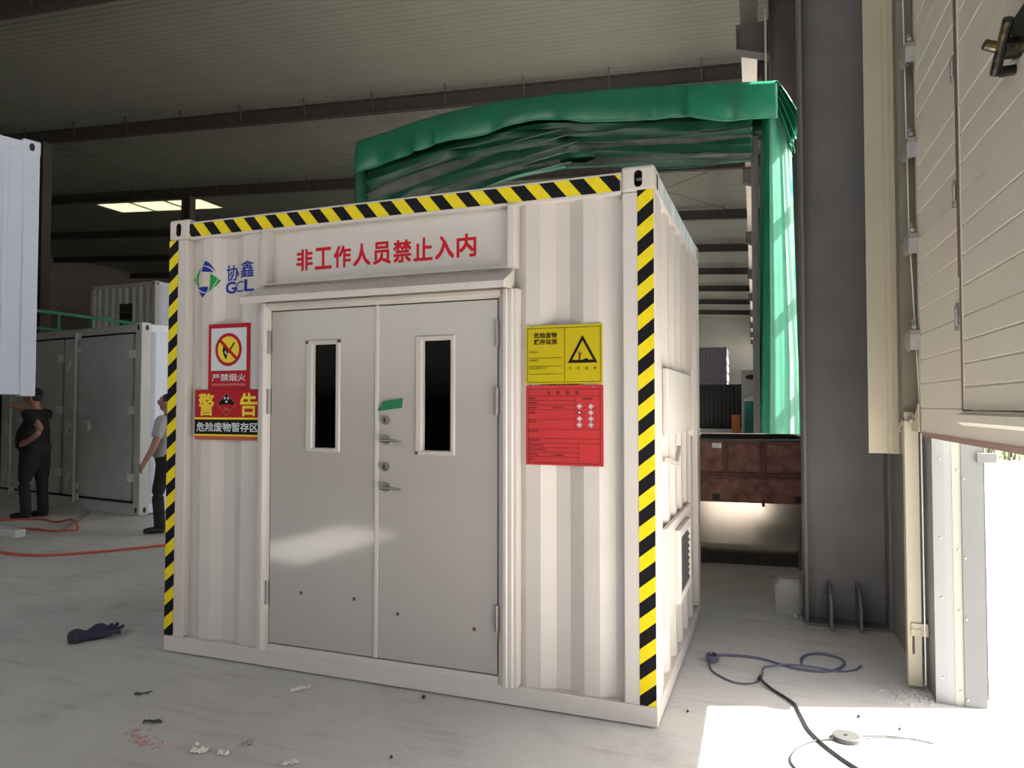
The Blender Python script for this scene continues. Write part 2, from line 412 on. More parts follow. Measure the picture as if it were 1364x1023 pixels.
# steel columns along the right wall
def column_mesh(zt, xl=0.80, xr=1.37):
    mb = MB()
    mb.box(xl, xl + 0.022, -0.16, 0.16, 0.02, zt); mb.box(xr - 0.022, xr, -0.16, 0.16, 0.02, zt); mb.box(xl + 0.022, xr - 0.022, -0.008, 0.008, 0.02, zt)
    return mb
def corbel(root):
    mb = MB()
    mb.prism([(0.20, 8.55), (0.80, 8.36), (0.80, 9.0), (0.20, 9.0)], -0.012, 0.012, 'y')
    mb.prism([(0.20, 8.53), (0.80, 8.34), (0.80, 8.36), (0.20, 8.55)], -0.15, 0.15, 'y'); mb.box(0.20, 0.80, -0.15, 0.15, 8.98, 9.0)
    mb.box(0.20, 0.22, -0.15, 0.15, 8.53, 9.0)
    obj('corbel', mb, BEAMM, root)
near = empty('steel_column', (0, Y0, 0))
obj('shaft', column_mesh(11.8), COLM, near, bevel=0.003); corbel(near)
obj('base_plate', MB().box(0.795, 1.37, -0.17, 0.20, 0, 0.02), COLM, near, bevel=0.003)
for gx in (0.965, 1.155):
    obj('gusset', MB().prism([(-0.27, 0.0), (-0.008, 0.0), (-0.008, 0.30), (-0.10, 0.29), (-0.20, 0.24), (-0.25, 0.15)], gx - 0.009, gx + 0.009, 'x'), COLM, near, bevel=0.002)
tag(near, 'big grey H section steel column beside the roller door', 'column', 'columns along the side wall')
CL = ['dark steel column rising behind the right end of the green tent']
for n in range(1, 10):
    r_ = empty('steel_column', (0, Y0 + S * n, 0)); obj('shaft', column_mesh(11.8), BEAMM if n == 1 else COLM, r_); corbel(r_)
    if n == 1: obj('conduit', MB().cyl((0.74, -0.2, 0.0), (0.74, -0.2, 11.5), 0.02, 8), GIRD, r_)
    tag(r_, CL[0] if n == 1 else 'far steel column with crane corbel in the row behind the green curtain', 'column', 'columns along the side wall')
for n in range(0, 9):
    y = Y0 + S * n  # near girder coloured dark, far ones pale for the light on them
    mb = MB(); mb.box(0.28, 0.60, y + 0.06, y + S - 0.06, 9.0, 9.02); mb.box(0.42, 0.44, y + 0.06, y + S - 0.06, 9.02, 9.62); mb.box(0.30, 0.58, y + 0.06, y + S - 0.06, 9.62, 9.64)
    tag(obj('crane_girder', mb, GIRD if n else BEAMM), ('dark crane girder resting on the corbel above the tent' if n == 0 else
        'pale crane girder just above the right end of the tent roof' if n == 1 else 'pale crane girder beside the tent, %s of the row from the near end' % ('third', 'fourth', 'fifth', 'sixth', 'seventh', 'eighth', 'ninth')[n - 2]), 'girder', 'crane girders along the side wall')
# free standing inner columns
for n, lab in ((2, 'dark column in the shade behind the hanging white container'), (3, 'dark inner column standing in front of the lit skylight strip'),):
    mb = MB(); x = -29.7
    zt = zraf(x)
    mb.box(x - 0.30, x - 0.275, -0.22, 0.22, 0, zt); mb.box(x + 0.275, x + 0.30, -0.22, 0.22, 0, zt); mb.box(x - 0.275, x + 0.275, -0.012, 0.012, 0, zt)
    mb.box(x - 0.4, x + 0.4, -0.3, 0.3, 0, 0.03)
    tag(obj('inner_column', mb, BEAMM, loc=(0, Y0 + S * n, 0)), lab, 'column', 'inner columns')
# roof bracing rods
def rod(a, b, lab):
    tag(obj('bracing_rod', MB().cyl(a, b, 0.012, 6), BEAMM), lab, 'rod', 'roof bracing rods')
rod((-0.3, 28.5, 12.2), (-8.0, 36.8, 12.6), 'thin bracing rod sloping up to the left under the roof beside the tent')
rod((-6.5, 28.5, 12.5), (-0.3, 36.8, 12.15), 'thin bracing rod sloping down to the right under the roof beside the tent')
rod((-29.5, 19.8, 13.6), (-29.4, 28.1, 13.5), 'long thin bracing rod running to the inner column')

# ================================================================== TRUCK DOOR ON THE RIGHT
d1 = struct(empty('door_1', (1.32, 0.80, 0)), 'beige sectional roller door pulled halfway up', 'door')
ZB = [1.44, 1.97, 2.50, 3.03, 3.56, 4.09, 4.62]
def panel(z0, z1, ya, yb, name, parent, th=0.04):
    """one insulated section, four flutes, face towards -X; profile (x,z) extruded along y"""
    n = 4; h = (z1 - z0 - 0.006) / n; pr = [(th, z0 + 0.003)]
    pr.append((0.0, z0 + 0.003))
    for k in range(1, n):
        z = z0 + 0.003 + h * k
        pr += [(0.0, z - 0.006), (0.005, z - 0.002), (0.005, z + 0.002), (0.0, z + 0.006)]
    pr += [(0.0, z1 - 0.003), (th, z1 - 0.003)]
    return obj(name, MB().prism(pr, ya, yb, 'y'), DOORB, parent)
YS = -0.82     # seam of the wicket door, local y
for k in range(6):
    if k == 0:
        panel(1.44, 1.97, 0, YS + 0.012, 'door_section', d1)
    else: panel(ZB[k], ZB[k+1], 0, YS + 0.012, 'door_section', d1)
obj('bottom_rail', MB().box(0, 0.04, -4.1, YS + 0.012, 1.443, 1.563), DOORB, d1)
obj('sill', MB().prism([(-0.022, 1.515), (0.0, 1.50), (0.0, 1.555), (-0.022, 1.547)], -4.1, YS + 0.02, 'y'), DOORB, d1)
obj('bottom_seal', MB().prism([(-0.004, 1.443), (0.044, 1.443), (0.035, 1.418), (0.005, 1.418)], -4.1, 0.0, 'y'), GSEAL, d1)
obj('sill_backing', MB().box(0.028, 0.040, -4.1, YS + 0.012, 1.563, 1.585), DOORB, d1)  # added plate stopping outside light through the slit
wk = empty('wicket_door', (0, 0, 0), parent=d1)
zz = [1.565] + ZB[1:5]
for k in range(4): panel(zz[k], zz[k+1], YS - 0.014, -1.98, 'wicket_section', wk)
obj('edge_profile', MB().box(-0.004, 0.0, YS - 0.032, YS - 0.022, 1.57, 3.56), DOORB, wk)
for k in range(6):
    panel(ZB[k] if k else 1.545, ZB[k+1], -2.0, -4.1, 'door_section', d1) if k < 4 else panel(ZB[k], ZB[k+1], YS + 0.012, -4.1, 'door_section', d1)
obj('end_stile', MB().box(-0.003, 0.043, 0.0, 0.035, 1.44, 4.62), FLASH, d1)
obj('seam_gasket', MB().box(-0.003, 0.035, YS - 0.014, YS + 0.012, 1.565, 2.15).box(-0.006, 0.035, YS - 0.022, YS + 0.020, 2.15, 4.6), GSEAL, d1)
for z in (1.97, 2.52, 3.08):
    mb = MB()
    mb.prism([(YS + 0.03, z + 0.01), (YS + 0.07, z + 0.01), (YS + 0.07, z + 0.055), (YS + 0.04, z + 0.07), (YS + 0.03, z + 0.05)], -0.012, 0.0, 'x')
    mb.prism([(YS + 0.03, z - 0.012), (YS + 0.07, z - 0.012), (YS + 0.065, z - 0.055), (YS + 0.035, z - 0.055)], -0.012, 0.0, 'x')
    mb.cyl((-0.012, YS + 0.028, z - 0.03), (-0.012, YS + 0.028, z + 0.04), 0.008, 8)
    obj('hinge', mb, DSTEEL, d1, bevel=0.002)
# lock case on the wicket door
lk = MB(); yl, zl = -1.60, 2.79
lk.cyl((0, yl, zl), (-0.05, yl, zl), 0.035, 16); lk.cyl((-0.05, yl, zl), (-0.11, yl - 0.01, zl + 0.02), 0.018, 12)
lk.cyl((-0.06, yl + 0.06, zl - 0.06), (-0.06, yl - 0.09, zl + 0.06), 0.017, 12); lk.cyl((0, yl + 0.055, zl - 0.055), (-0.05, yl + 0.055, zl - 0.055), 0.018, 12); lk.box(-0.02, 0, yl - 0.1, yl + 0.03, zl - 0.03, zl + 0.1)
obj('door_latch', lk, mat('aged brass', (0.24, 0.19, 0.08), 0.3, 0.9, col2=(0.035, 0.032, 0.03), scale=14, contrast=(0.5, 0.65)), wk, bevel=0.003, smooth=False)
# roller brackets at each joint, corner bracket at the foot
def roller(z):
    mb = MB()
    mb.prism([(0.0, z - 0.045), (0.06, z - 0.055), (0.135, z - 0.03), (0.145, z + 0.025), (0.09, z + 0.04), (0.0, z + 0.045)], -0.050, -0.043, 'x')
    mb.prism([(-0.03, z + 0.03), (0.11, z + 0.04), (0.105, z + 0.055), (-0.02, z + 0.06)], -0.05, 0.02, 'x'); mb.box(-0.05, 0.01, -0.012, 0.0, z - 0.05, z + 0.06)
    mb.cyl((-0.03, -0.02, z + 0.075), (-0.03, 0.012, z + 0.075), 0.012, 8); mb.cyl((-0.03, 0.0, z + 0.055), (-0.03, 0.02, z + 0.12), 0.008, 8)
    mb.cyl((-0.02, 0.0, z), (-0.02, 0.09, z), 0.009, 8); mb.cyl((-0.02, 0.085, z), (-0.02, 0.105, z), 0.025, 14)
    return mb
for z in (1.94, 2.47, 3.0, 3.53, 4.06): obj('roller_bracket', roller(z), DSTEEL, d1, bevel=0.002)
mb = MB(); mb.prism([(0.0, 1.445), (0.19, 1.44), (0.20, 1.50), (0.19, 1.555), (0.09, 1.53), (0.0, 1.60)], -0.016, -0.006, 'x')
mb.box(-0.05, -0.006, 0.17, 0.20, 1.45, 1.55); mb.cyl((-0.03, 0.10, 1.50), (-0.03, 0.24, 1.50), 0.010, 10); mb.cyl((-0.03, 0.22, 1.49), (-0.03, 0.245, 1.49), 0.028, 14)
mb.cyl((-0.05, 0.24, 1.50), (-0.06, 0.30, 1.44), 0.006, 8); mb.cyl((-0.06, 0.27, 1.44), (-0.02, 0.27, 1.43), 0.008, 8)
obj('corner_bracket', mb, FLASH, d1, bevel=0.002)
# fixed track, cable, flashing and jamb claddings belong to the wall
tr = empty('door_track', (1.30, 0.96, 0))
mb = MB(); mb.prism([(-0.035, 0.0), (-0.035, 0.055), (-0.031, 0.055), (-0.031, 0.004), (0.031, 0.004), (0.031, 0.055), (0.035, 0.055), (0.035, 0.0)], 0.02, 1.50, 'z')
obj('channel', mb, FLASH, tr, bevel=0.001)
mb = MB(); mb.prism([(-0.030, 0.06), (-0.030, 0.10), (-0.026, 0.10), (-0.026, 0.064), (0.05, 0.064), (0.05, 0.06)], 1.50, 4.6, 'z'); obj('upper_channel', mb, mat('shaded track olive', (0.22, 0.20, 0.15), 0.5, 0.3), tr); obj('brown_strip', MB().box(-0.034, -0.024, 0.10, 0.115, 1.5, 4.6), GSEAL, tr)  # upper track takes a darker colour for its shade, the lower stays cream
mb = MB(); mb.box(-0.02, 0.066, -0.012, 0.0, 0.30, 0.37); mb.cyl((-0.01, -0.02, 0.335), (-0.01, 0.0, 0.335), 0.009, 8); mb.cyl((0.02, -0.02, 0.335), (0.02, 0.0, 0.335), 0.009, 8)
obj('bracket', mb, FLASH, tr, bevel=0.001)
mb = MB(); mb.box(-0.012, -0.002, -0.006, 0.0, 0.20, 0.30); obj('slot_bolt', mb, RUBBER, tr)
obj('lift_cable', MB().tube([(0.045, -0.03, 0.04), (0.043, -0.03, 1.5), (0.01, 0.02, 2.6), (-0.005, 0.03, 4.5)], 0.004, 6), WHTC, tr)
tag(tr, 'cream vertical guide track of the sectional door', 'door track')
fl = MB()
fl.sheet([(1.115, 0.02), (1.115, 0.0), (1.215, 0.0), (1.222, -0.012), (1.245, -0.012), (1.252, -0.03), (1.275, -0.03), (1.280, -0.012), (1.30, -0.012), (1.30, 0.15), (1.37, 0.15)], 1.30, 6.2, 'z', 0.003, (0, 1))
tag(obj('wall_flashing', fl, FLASH, loc=(0, 1.2, 0)), 'cream folded metal flashing strip hanging beside the sectional door', 'flashing')
jb = empty('door_jamb', (1.37, 0.80, 0))
obj('white_strip', MB().prism([(-0.004, -0.002), (0.05, -0.010), (0.085, -0.012), (0.085, 0.0), (-0.004, 0.0)], 0.0, 4.5, 'z'), JAMB, jb)
obj('cream_strip', MB().prism([(0.085, -0.014), (0.128, -0.010), (0.128, 0.0), (0.085, 0.0)], 0.0, 4.5, 'z'), JAMBC, jb)
obj('outer_strip', MB().prism([(0.128, -0.018), (0.232, -0.006), (0.232, 0.03), (0.128, 0.03)], 0.0, 4.5, 'z'), JAMBO, jb)
for z in (0.14, 0.56, 0.88, 1.30):
    o = obj('screw', MB().cyl((0.03, -0.004, z), (0.03, -0.014, z), 0.005, 8), DSTEEL, jb)
    o2 = link('screw', o.data, jb, (0.08, -0.006, -0.06)); o3 = link('screw', o.data, jb, (0.11, -0.01, -0.10))
obj('stop_bracket', MB().box(0.20, 0.29, -0.03, 0.02, 1.285, 1.335), JAMBO, jb, bevel=0.002)
tag(jb, 'white and cream sheet metal jamb at the open doorway', 'door jamb')
# outside: a dusty verge beyond the yard
def verge(u, v):
    x = 6 + 26 * u; y = 20 + 9 * v
    return (x, y, -0.05 + 1.1 * v ** 1.3 + 0.12 * math.sin(u * 31) * v + 0.10 * math.sin(u * 77 + v * 9) * v)
vg = tag(obj('grass_verge', MB().grid(verge, 60, 10), GRASS, smooth=True), 'dusty green verge outside beyond the bright yard', 'verge')
blades = MB()
for i in range(2600):
    u, v = random.random(), random.random(); p = Vector(verge(u, v)); h = random.uniform(0.15, 0.5); a = random.uniform(0, 6.28)
    dx, dy = math.cos(a) * 0.05, math.sin(a) * 0.05
    blades.add([(p.x - dx, p.y - dy, p.z), (p.x + dx, p.y + dy, p.z), (p.x + random.uniform(-.15, .15), p.y + random.uniform(-.15, .15), p.z + h)], [(0, 1, 2)])
bo = obj('grass_blades', blades, GRASS, vg, recalc=False); bo['kind'] = 'stuff'

# ================================================================== THE WHITE CONTAINER
W, D, H = 3.17, 2.06, 2.80
ct = tag(empty('storage_container', (0, 0, 0), R(-1.81)), 'white corrugated storage container with hazard tape and steel double doors', 'container')
# corner castings (oval pockets cut by boolean, baked once)
def casting_mesh(name='corner_casting'):
    mb = MB().box(0, 0.17, 0, 0.17, 0, 0.135)
    o = obj(name, mb, [WHITE, HOLE], bevel=0.018, seg=3)
    def oval(rx, rz, axis):
        pr = []
        for i in range(20):
            a = 2 * math.pi * i / 20; c, s = math.cos(a), math.sin(a)
            pr.append((c * rx, (rz - rx) * (1 if s > 0 else -1) + s * rx))
        m_ = MB()
        if axis == 'y': m_.prism([(0.088 + p[0], 0.066 + p[1]) for p in pr], -0.05, 0.08, 'y', 1)
        elif axis == 'x': m_.prism([(0.088 + p[0], 0.066 + p[1]) for p in pr], 0.10, 0.25, 'x', 1)
        return obj('cut', m_, [WHITE, HOLE])
    cs = [oval(0.021, 0.043, 'y'), oval(0.021, 0.043, 'x')]
    for c_ in cs:
        md = o.modifiers.new('b', 'BOOLEAN'); md.object = c_; md.operation = 'DIFFERENCE'; md.solver = 'EXACT'
    bake(o)
    for c_ in cs: bpy.data.objects.remove(c_)
    me = o.data; bpy.data.objects.remove(o)
    return me
CAST = casting_mesh()
def cast_at(parent, x, y, z, mx=False, my=False, m=None):
    o = link('corner_casting', CAST, parent, (x, y, z)); o.scale = (-1 if mx else 1, -1 if my else 1, 1)
    return o
cast_at(ct, -0.17, -0.004, 2.667); cast_at(ct, -W + 0.17, -0.004, 2.667, mx=True)
cast_at(ct, -0.17, D, 2.667, my=True); cast_at(ct, -W + 0.17, D, 2.667, mx=True, my=True)
for (xa, xb) in ((-W, -3.015), (-0.165, 0)):
    for (ya, yb) in ((0, 0.16), (D - 0.16, D)):
        obj('corner_post', MB().box(xa, xb, ya, yb, 0.105, 2.668), WHITE, ct, bevel=0.006)
obj('bottom_rail', MB().box(-W, 0, 0, 0.10, 0.008, 0.105), WHITE, ct, bevel=0.004)
obj('bottom_rail', MB().box(-0.08, 0.0, 0.10, D, 0.008, 0.10), WHITE, ct, bevel=0.004)
obj('bottom_rail', MB().box(-W, -W + 0.08, 0.10, D, 0.008, 0.10), WHITE, ct, bevel=0.004)
obj('bottom_rail', MB().box(-W + 0.08, -0.08, D - 0.10, D, 0.008, 0.10), WHITE, ct, bevel=0.004)
obj('top_rail', MB().box(-3.0, -0.17, 0.004, 0.07, 2.665, 2.778), WHITE, ct, bevel=0.005)
obj('top_rail', MB().box(-0.075, -0.004, 0.17, D - 0.17, 2.68, 2.785), WHITE, ct, bevel=0.005)
obj('top_rail', MB().box(-W + 0.004, -W + 0.075, 0.17, D - 0.17, 2.68, 2.785), WHITE, ct, bevel=0.005)
obj('top_rail', MB().box(-3.0, -0.17, D - 0.07, D - 0.004, 2.665, 2.778), WHITE, ct, bevel=0.005)
obj('roof_sheet', MB().box(-W + 0.06, -0.06, 0.06, D - 0.06, 2.74, 2.755), WHITE, ct)
obj('floor_plate', MB().box(-W + 0.07, -0.07, 0.06, D - 0.06, 0.06, 0.09), GREYC, ct)
Rr, Cc = 0.060, 0.025
left = [(-3.05, Rr), (-2.982, Rr), (-2.907, Cc), (-2.823, Cc), (-2.75, Rr), (-2.66, Rr), (-2.585, Cc), (-2.39, Cc)]
right = [(-0.80, Rr), (-0.765, Rr), (-0.692, Cc), (-0.612, Cc), (-0.535, Rr), (-0.458, Rr), (-0.376, Cc), (-0.294, Cc), (-0.217, Rr), (-0.14, Rr)]
obj('corrugated_panel', MB().sheet(left, 0.105, 2.668, 'z', 0.003), WHITE, ct, bevel=0.0)
obj('corrugated_panel', MB().sheet(right, 0.105, 2.668, 'z', 0.003), WHITE, ct)
# side and rear sheets
def side_profile(y0, y1, deep, shallow, per=0.278):
    pts = [(deep, y0)]; y = y0 + 0.035
    while y + 0.22 < y1:
        pts += [(deep, y), (shallow, y + 0.068), (shallow, y + 0.138), (deep, y + 0.206)]; y += per
    pts.append((deep, y1)); return pts
obj('corrugated_panel', MB().sheet(side_profile(0.14, D - 0.14, -0.056, -0.018), 0.10, 2.68, 'z', 0.003, (-1, 0)), WHITE, ct)
obj('corrugated_panel', MB().sheet(side_profile(0.14, D - 0.14, -W + 0.056, -W + 0.018), 0.10, 2.68, 'z', 0.003, (1, 0)), WHITE, ct)
obj('rear_panel', MB().sheet([(p[1], p[0]) for p in side_profile(-W + 0.14, -0.14, D - 0.056, D - 0.018)], 0.10, 2.67, 'z', 0.003, (0, -1)), WHITE, ct)
# door frame
XC = -1.5915
jp = [(0.750, 0.045), (0.752, 0.0), (0.762, -0.004), (0.766, -0.014), (0.790, -0.034), (0.806, -0.036), (0.812, -0.028), (0.836, -0.028), (0.842, -0.020), (0.862, -0.018), (0.868, 0.045)]
obj('door_frame_jamb', MB().prism([(XC + a, b) for a, b in jp], 0.106, 2.212, 'z'), WHITE, ct, bevel=0.0015)
obj('door_frame_jamb', MB().prism([(XC - (0.75 + (a - 0.75) * 0.72), b) for a, b in jp], 0.106, 2.212, 'z'), WHITE, ct, bevel=0.0015)
hd = [(0.045, 2.166), (0.0, 2.168), (-0.004, 2.174), (-0.014, 2.178), (-0.030, 2.190), (-0.032, 2.206), (-0.026, 2.214), (0.045, 2.216)]
obj('door_frame_head', MB().prism(hd, XC - 0.77, XC + 0.77, 'x'), WHITE, ct, bevel=0.0015)
obj('threshold', MB().box(XC - 0.752, XC + 0.752, -0.006, 0.05, 0.105, 0.148), WHITE, ct, bevel=0.003)
# header panel and its ribs
obj('header_panel', MB().box(-2.40, -0.77, 0.050, 0.056, 2.20, 2.668), WHITE, ct)
for (xa, xb) in ((-2.425, -2.375), (-0.785, -0.735)):
    s_ = 1
    obj('header_rib', MB().prism([(xa, 0.056), (xa, -0.004), (xa + 0.032, -0.004), (xa + 0.036, -0.012), (xa + 0.05, -0.012), (xa + 0.056, 0.056)] if xa < -1.5 else
        [(xb, 0.056), (xb, -0.004), (xb - 0.016, -0.012), (xb - 0.05, -0.012), (xb - 0.056, 0.056)], 2.33, 2.668, 'z'), WHITE, ct, bevel=0.002)
obj('header_ledge', MB().prism([(0.05, 2.345), (-0.01, 2.335), (-0.01, 2.328), (0.05, 2.328)], -2.42, -0.74, 'x'), WHITE, ct)
hood = MB().prism([(0.02, 2.322), (-0.14, 2.238), (-0.14, 2.200), (-0.137, 2.200), (-0.137, 2.234), (0.02, 2.316)], -2.46, -0.76, 'x')
ho = obj('rain_hood', hood, WHITE, ct)
obj('hood_end', MB().prism([(0.02, 2.320), (-0.14, 2.238), (-0.14, 2.200), (0.02, 2.216)], -0.763, -0.759, 'x'), WHITE, ho)
obj('hood_joint', MB().box(-0.955, -0.945, -0.143, -0.14, 2.200, 2.240), WHITE, ho)
# ---- door leaves
def leaf(xa, xb, wx0, wx1, gx0, gx1, hinge_x, side):
    z0, z1 = 0.156, 2.160; wz0, wz1, gz0, gz1 = 1.311, 1.979, 1.337, 1.949
    root = empty('door_leaf', (0, 0, 0), parent=ct)
    m = MB(); f, b = 0.0, 0.045
    m.box(xa, gx0, f, b, z0, z1); m.box(gx1, xb, f, b, z0, z1); m.box(gx0, gx1, f, b, z0, gz0); m.box(gx0, gx1, f, b, gz1, z1)
    obj('skin', m, DOORP, root)
    fr = MB(); t = -0.009
    def ring(x0, x1, zz0, zz1, ix0, ix1, iz0, iz1, y0, y1):
        v = []
        for (y, a0, a1, c0, c1, e0, e1, g0, g1) in ((y1, x0, x1, zz0, zz1, ix0, ix1, iz0, iz1), (y0, x0 + .006, x1 - .006, zz0 + .006, zz1 - .006, ix0 - .006, ix1 + .006, iz0 - .006, iz1 + .006)):
            v += [(a0, y, c0), (a1, y, c0), (a1, y, c1), (a0, y, c1), (e0, y, g0), (e1, y, g0), (e1, y, g1), (e0, y, g1)]
        fs = []
        for i in range(4):
            j = (i + 1) % 4
            fs += [(8 + i, 8 + j, 12 + j, 12 + i), (i, j, 8 + j, 8 + i), (4 + j, 4 + i, 12 + i, 12 + j)]
        fr.add(v, fs)
    ring(wx0, wx1, wz0, wz1, gx0, gx1, gz0, gz1, t, 0.0)
    fr.box(gx0, gx0 + .010, 0.0, 0.012, gz0, gz1); fr.box(gx1 - .004, gx1, 0.0, 0.012, gz0, gz1)
    obj('window_frame', fr, mat('window frame paint', (0.53, 0.49, 0.46), 0.3), root)
    obj('window_pane', MB().box(gx0 + 0.004, gx1 - 0.002, 0.012, 0.017, gz0, gz1), GLASS, root)
    hb = None
    for (za, zb) in ((1.905, 2.045), (1.535, 1.685), (0.385, 0.525)):
        hb_ = MB(); hb_.cyl((hinge_x, -0.012, za), (hinge_x, -0.012, zb), 0.011, 12); hb_.box(hinge_x - 0.014 if side < 0 else hinge_x - 0.002, hinge_x + 0.002 if side < 0 else hinge_x + 0.014, -0.004, 0.01, za, zb)
        obj('hinge', hb_, mat('hinge grey', (0.34, 0.31, 0.30), 0.4, 0.5), root)
    return root
LL = leaf(-2.336, -1.603, -2.082, -1.841, -2.035, -1.870, -2.346, -1)
RL = leaf(-1.585, -0.848, -1.343, -1.097, -1.301, -1.123, -0.846, 1)
LL['label'] = 'left door leaf'; RL['label'] = 'right door leaf with handles and green sticker'
obj('cover_strip', MB().box(-1.602, -1.580, -0.007, 0.02, 0.153, 2.165), WHITE, RL, bevel=0.002)
for z in (1.503, 1.238):
    mb = MB(); mb.cyl((-1.533, 0, z), (-1.533, -0.012, z), 0.026, 20); mb.cyl((-1.533, -0.012, z), (-1.533, -0.018, z), 0.019, 20)
    lo = obj('lock_cylinder', mb, STEEL, RL, bevel=0.002)
    obj('keyhole', MB().box(-1.537, -1.529, -0.0195, -0.018, z - 0.012, z + 0.012), SBLK, lo)
for z in (1.390, 1.122):
    mb = MB(); mb.cyl((-1.530, 0, z), (-1.530, -0.010, z), 0.027, 24); mb.cyl((-1.530, -0.010, z), (-1.530, -0.050, z), 0.010, 14)
    pts = spline([(-1.540, -0.048, z), (-1.500, -0.052, z), (-1.46, -0.053, z + 0.001), (-1.41, -0.050, z - 0.004)], 4)
    mb.tube(pts, 0.010, 10, taper=[0.011 - 0.005 * i / (len(pts) - 1) for i in range(len(pts))])
    obj('door_handle', mb, STEEL, RL, bevel=0.0015)
obj('green_sticker', MB().slab([(-1.583, 1.555), (-1.430, 1.574), (-1.424, 1.628), (-1.552, 1.610)], -0.0085, -0.0005), GTAPE, RL)
for (x, z, p_) in ((-2.105, 0.472, LL), (-1.737, 0.471, LL), (-1.451, 0.414, RL), (-0.981, 0.381, RL), (-2.072, 1.965, LL), (-1.850, 1.966, LL), (-1.332, 1.322, RL)):
    obj('tape_dot', MB().box(x - 0.009, x + 0.009, -0.011 if z > 1 else -0.002, 0, z - 0.009, z + 0.009), BROWND, p_)
# ---- hazard tapes
def stripes(L, w_, per, k, phase=0.0, duty=0.5):
    out = []
    def clip(poly, keep, cut):
        res = []
        for i in range(len(poly)):
            a, b = poly[i], poly[(i + 1) % len(poly)]
            if keep(a): res.append(a)
            if keep(a) != keep(b):
                t = (cut - a[0]) / (b[0] - a[0]); res.append((cut, a[1] + t * (b[1] - a[1])))
        return res
    s = -per * 3 + phase
    while s < L + per * 3:
        for c, (a, b) in enumerate(((s, s + per * duty), (s + per * duty, s + per))):
            q = [(a, 0), (b, 0), (b + k * w_, w_), (a + k * w_, w_)]
            q = clip(q, lambda p: p[0] >= 0, 0)
            if len(q) > 2: q = clip(q, lambda p: p[0] <= L, L)
            if len(q) > 2: out.append((c, q))
        s += per
    return out
def tape(x0, z0, L, w_, vertical, per, k, y, phase, name='hazard_tape'):
    mb = MB()
    for c, q in stripes(L, w_, per, k, phase):
        mb.poly([(x0 + b, y, z0 + a) if vertical else (x0 + a, y, z0 + b) for a, b in q], c)
    return obj(name, mb, [YEL, BLK], ct, recalc=False)
tape(-3.166, 0.108, 2.558, 0.076, True, 0.155, 0.80, -0.0015, 0.03)
tape(-0.088, 0.108, 2.566, 0.082, True, 0.1505, 0.80, -0.0015, 0.045)
tape(-3.003, 2.681, 2.828, 0.085, False, 0.163, -0.85, 0.0025, 0.10)
mb = MB(); mb.box(-0.004, -0.0022, 0.17, D - 0.17, 2.685, 2.782); obj('side_film', mb, FILM, ct)
# ---- side plate, vent
obj('cover_plate', MB().box(-0.02, 0.012, 0.33, 1.47, 1.42, 1.79), WHITE, ct, bevel=0.006)
obj('edge_trim', MB().box(-0.02, 0.018, 1.47, 1.50, 1.38, 1.82), WHITE, ct, bevel=0.003)
obj('bent_clip', MB().prism([(0.40, 1.27), (0.80, 1.22), (0.95, 1.33), (0.92, 1.34), (0.78, 1.25), (0.40, 1.30)], -0.018, 0.004, 'x'), WHITE, ct)
obj('vent_plate', MB().box(-0.02, 0.004, 0.30, 1.40, 0.40, 0.93), WHITE, ct, bevel=0.004)
vr = empty('louvre_vent', (0, 0, 0), parent=ct)
fr = MB(); a0, a1, c0, c1 = 0.62, 1.16, 0.45, 0.87
fr.box(0.004, 0.034, a0, a0 + 0.06, c0, c1); fr.box(0.004, 0.034, a1 - 0.06, a1, c0, c1); fr.box(0.004, 0.034, a0 + .06, a1 - .06, c0, c0 + 0.05); fr.box(0.004, 0.034, a0 + .06, a1 - .06, c1 - 0.05, c1)
obj('frame', fr, WHITE, vr, bevel=0.003); obj('back', MB().box(0.004, 0.008, a0 + .05, a1 - .05, c0 + .04, c1 - .04), HOLE, vr)
me = None
for k in range(8):
    z = c0 + 0.055 + k * 0.038
    m_ = MB().prism([(0.010, 0.030), (0.030, 0.0), (0.032, 0.003), (0.012, 0.033)], a0 + 0.06, a1 - 0.06, 'y')
    if me is None: o = obj('slat', m_, mat('dark louvre grey', (0.10, 0.10, 0.105), 0.5), vr); me = o.data
    else: o = link('slat', me, vr)
    o.location = (0, 0, z)
# ---- red headline
chars = '非工作人员禁止入内'
x0, x1 = -2.205, -0.985; cw = (x1 - x0) / 9
for i, ch in enumerate(chars):
    a = x0 + i * cw + 0.010; zc = 2.478 + 0.004 * i / 8
    text(ch, a, a + cw - 0.022, zc - 0.063, zc + 0.063, 0.0485, REDT, ct, bold=0.028)
# ---- blue and green emblem with its name, painted across the corrugation
def onsheet(x):
    for (a, ya), (b, yb) in zip(left[:-1], left[1:]):
        if a <= x <= b: return ya + (yb - ya) * (x - a) / (b - a) - 0.0015
    return Cc - 0.0015
# flat design x -> x on the folded sheet (the paint was laid on with a flat stencil held off the deep flutes)
STENCIL = [(-2.980, -3.030), (-2.925, -2.982), (-2.884, -2.907), (-2.800, -2.823), (-2.695, -2.750), (-2.605, -2.660), (-2.562, -2.585), (-2.440, -2.463)]
def drape(o):
    """cut the flat print at the folds of the sheet and lay it on the sheet"""
    bm = bmesh.new(); bm.from_mesh(o.data)
    for (a, _) in STENCIL:
        bmesh.ops.bisect_plane(bm, geom=bm.verts[:] + bm.edges[:] + bm.faces[:], plane_co=(a, 0, 0), plane_no=(1, 0, 0))
    for v in bm.verts:
        lift = v.co.y
        for (a, b), (c, d) in zip(STENCIL[:-1], STENCIL[1:]):
            if a - 1e-6 <= v.co.x <= c + 1e-6:
                v.co.x = b + (d - b) * (v.co.x - a) / (c - a); break
        v.co.y = onsheet(v.co.x) + lift
    bm.to_mesh(o.data); bm.free(); return o
em = empty('emblem', (0, 0, 0), parent=ct)
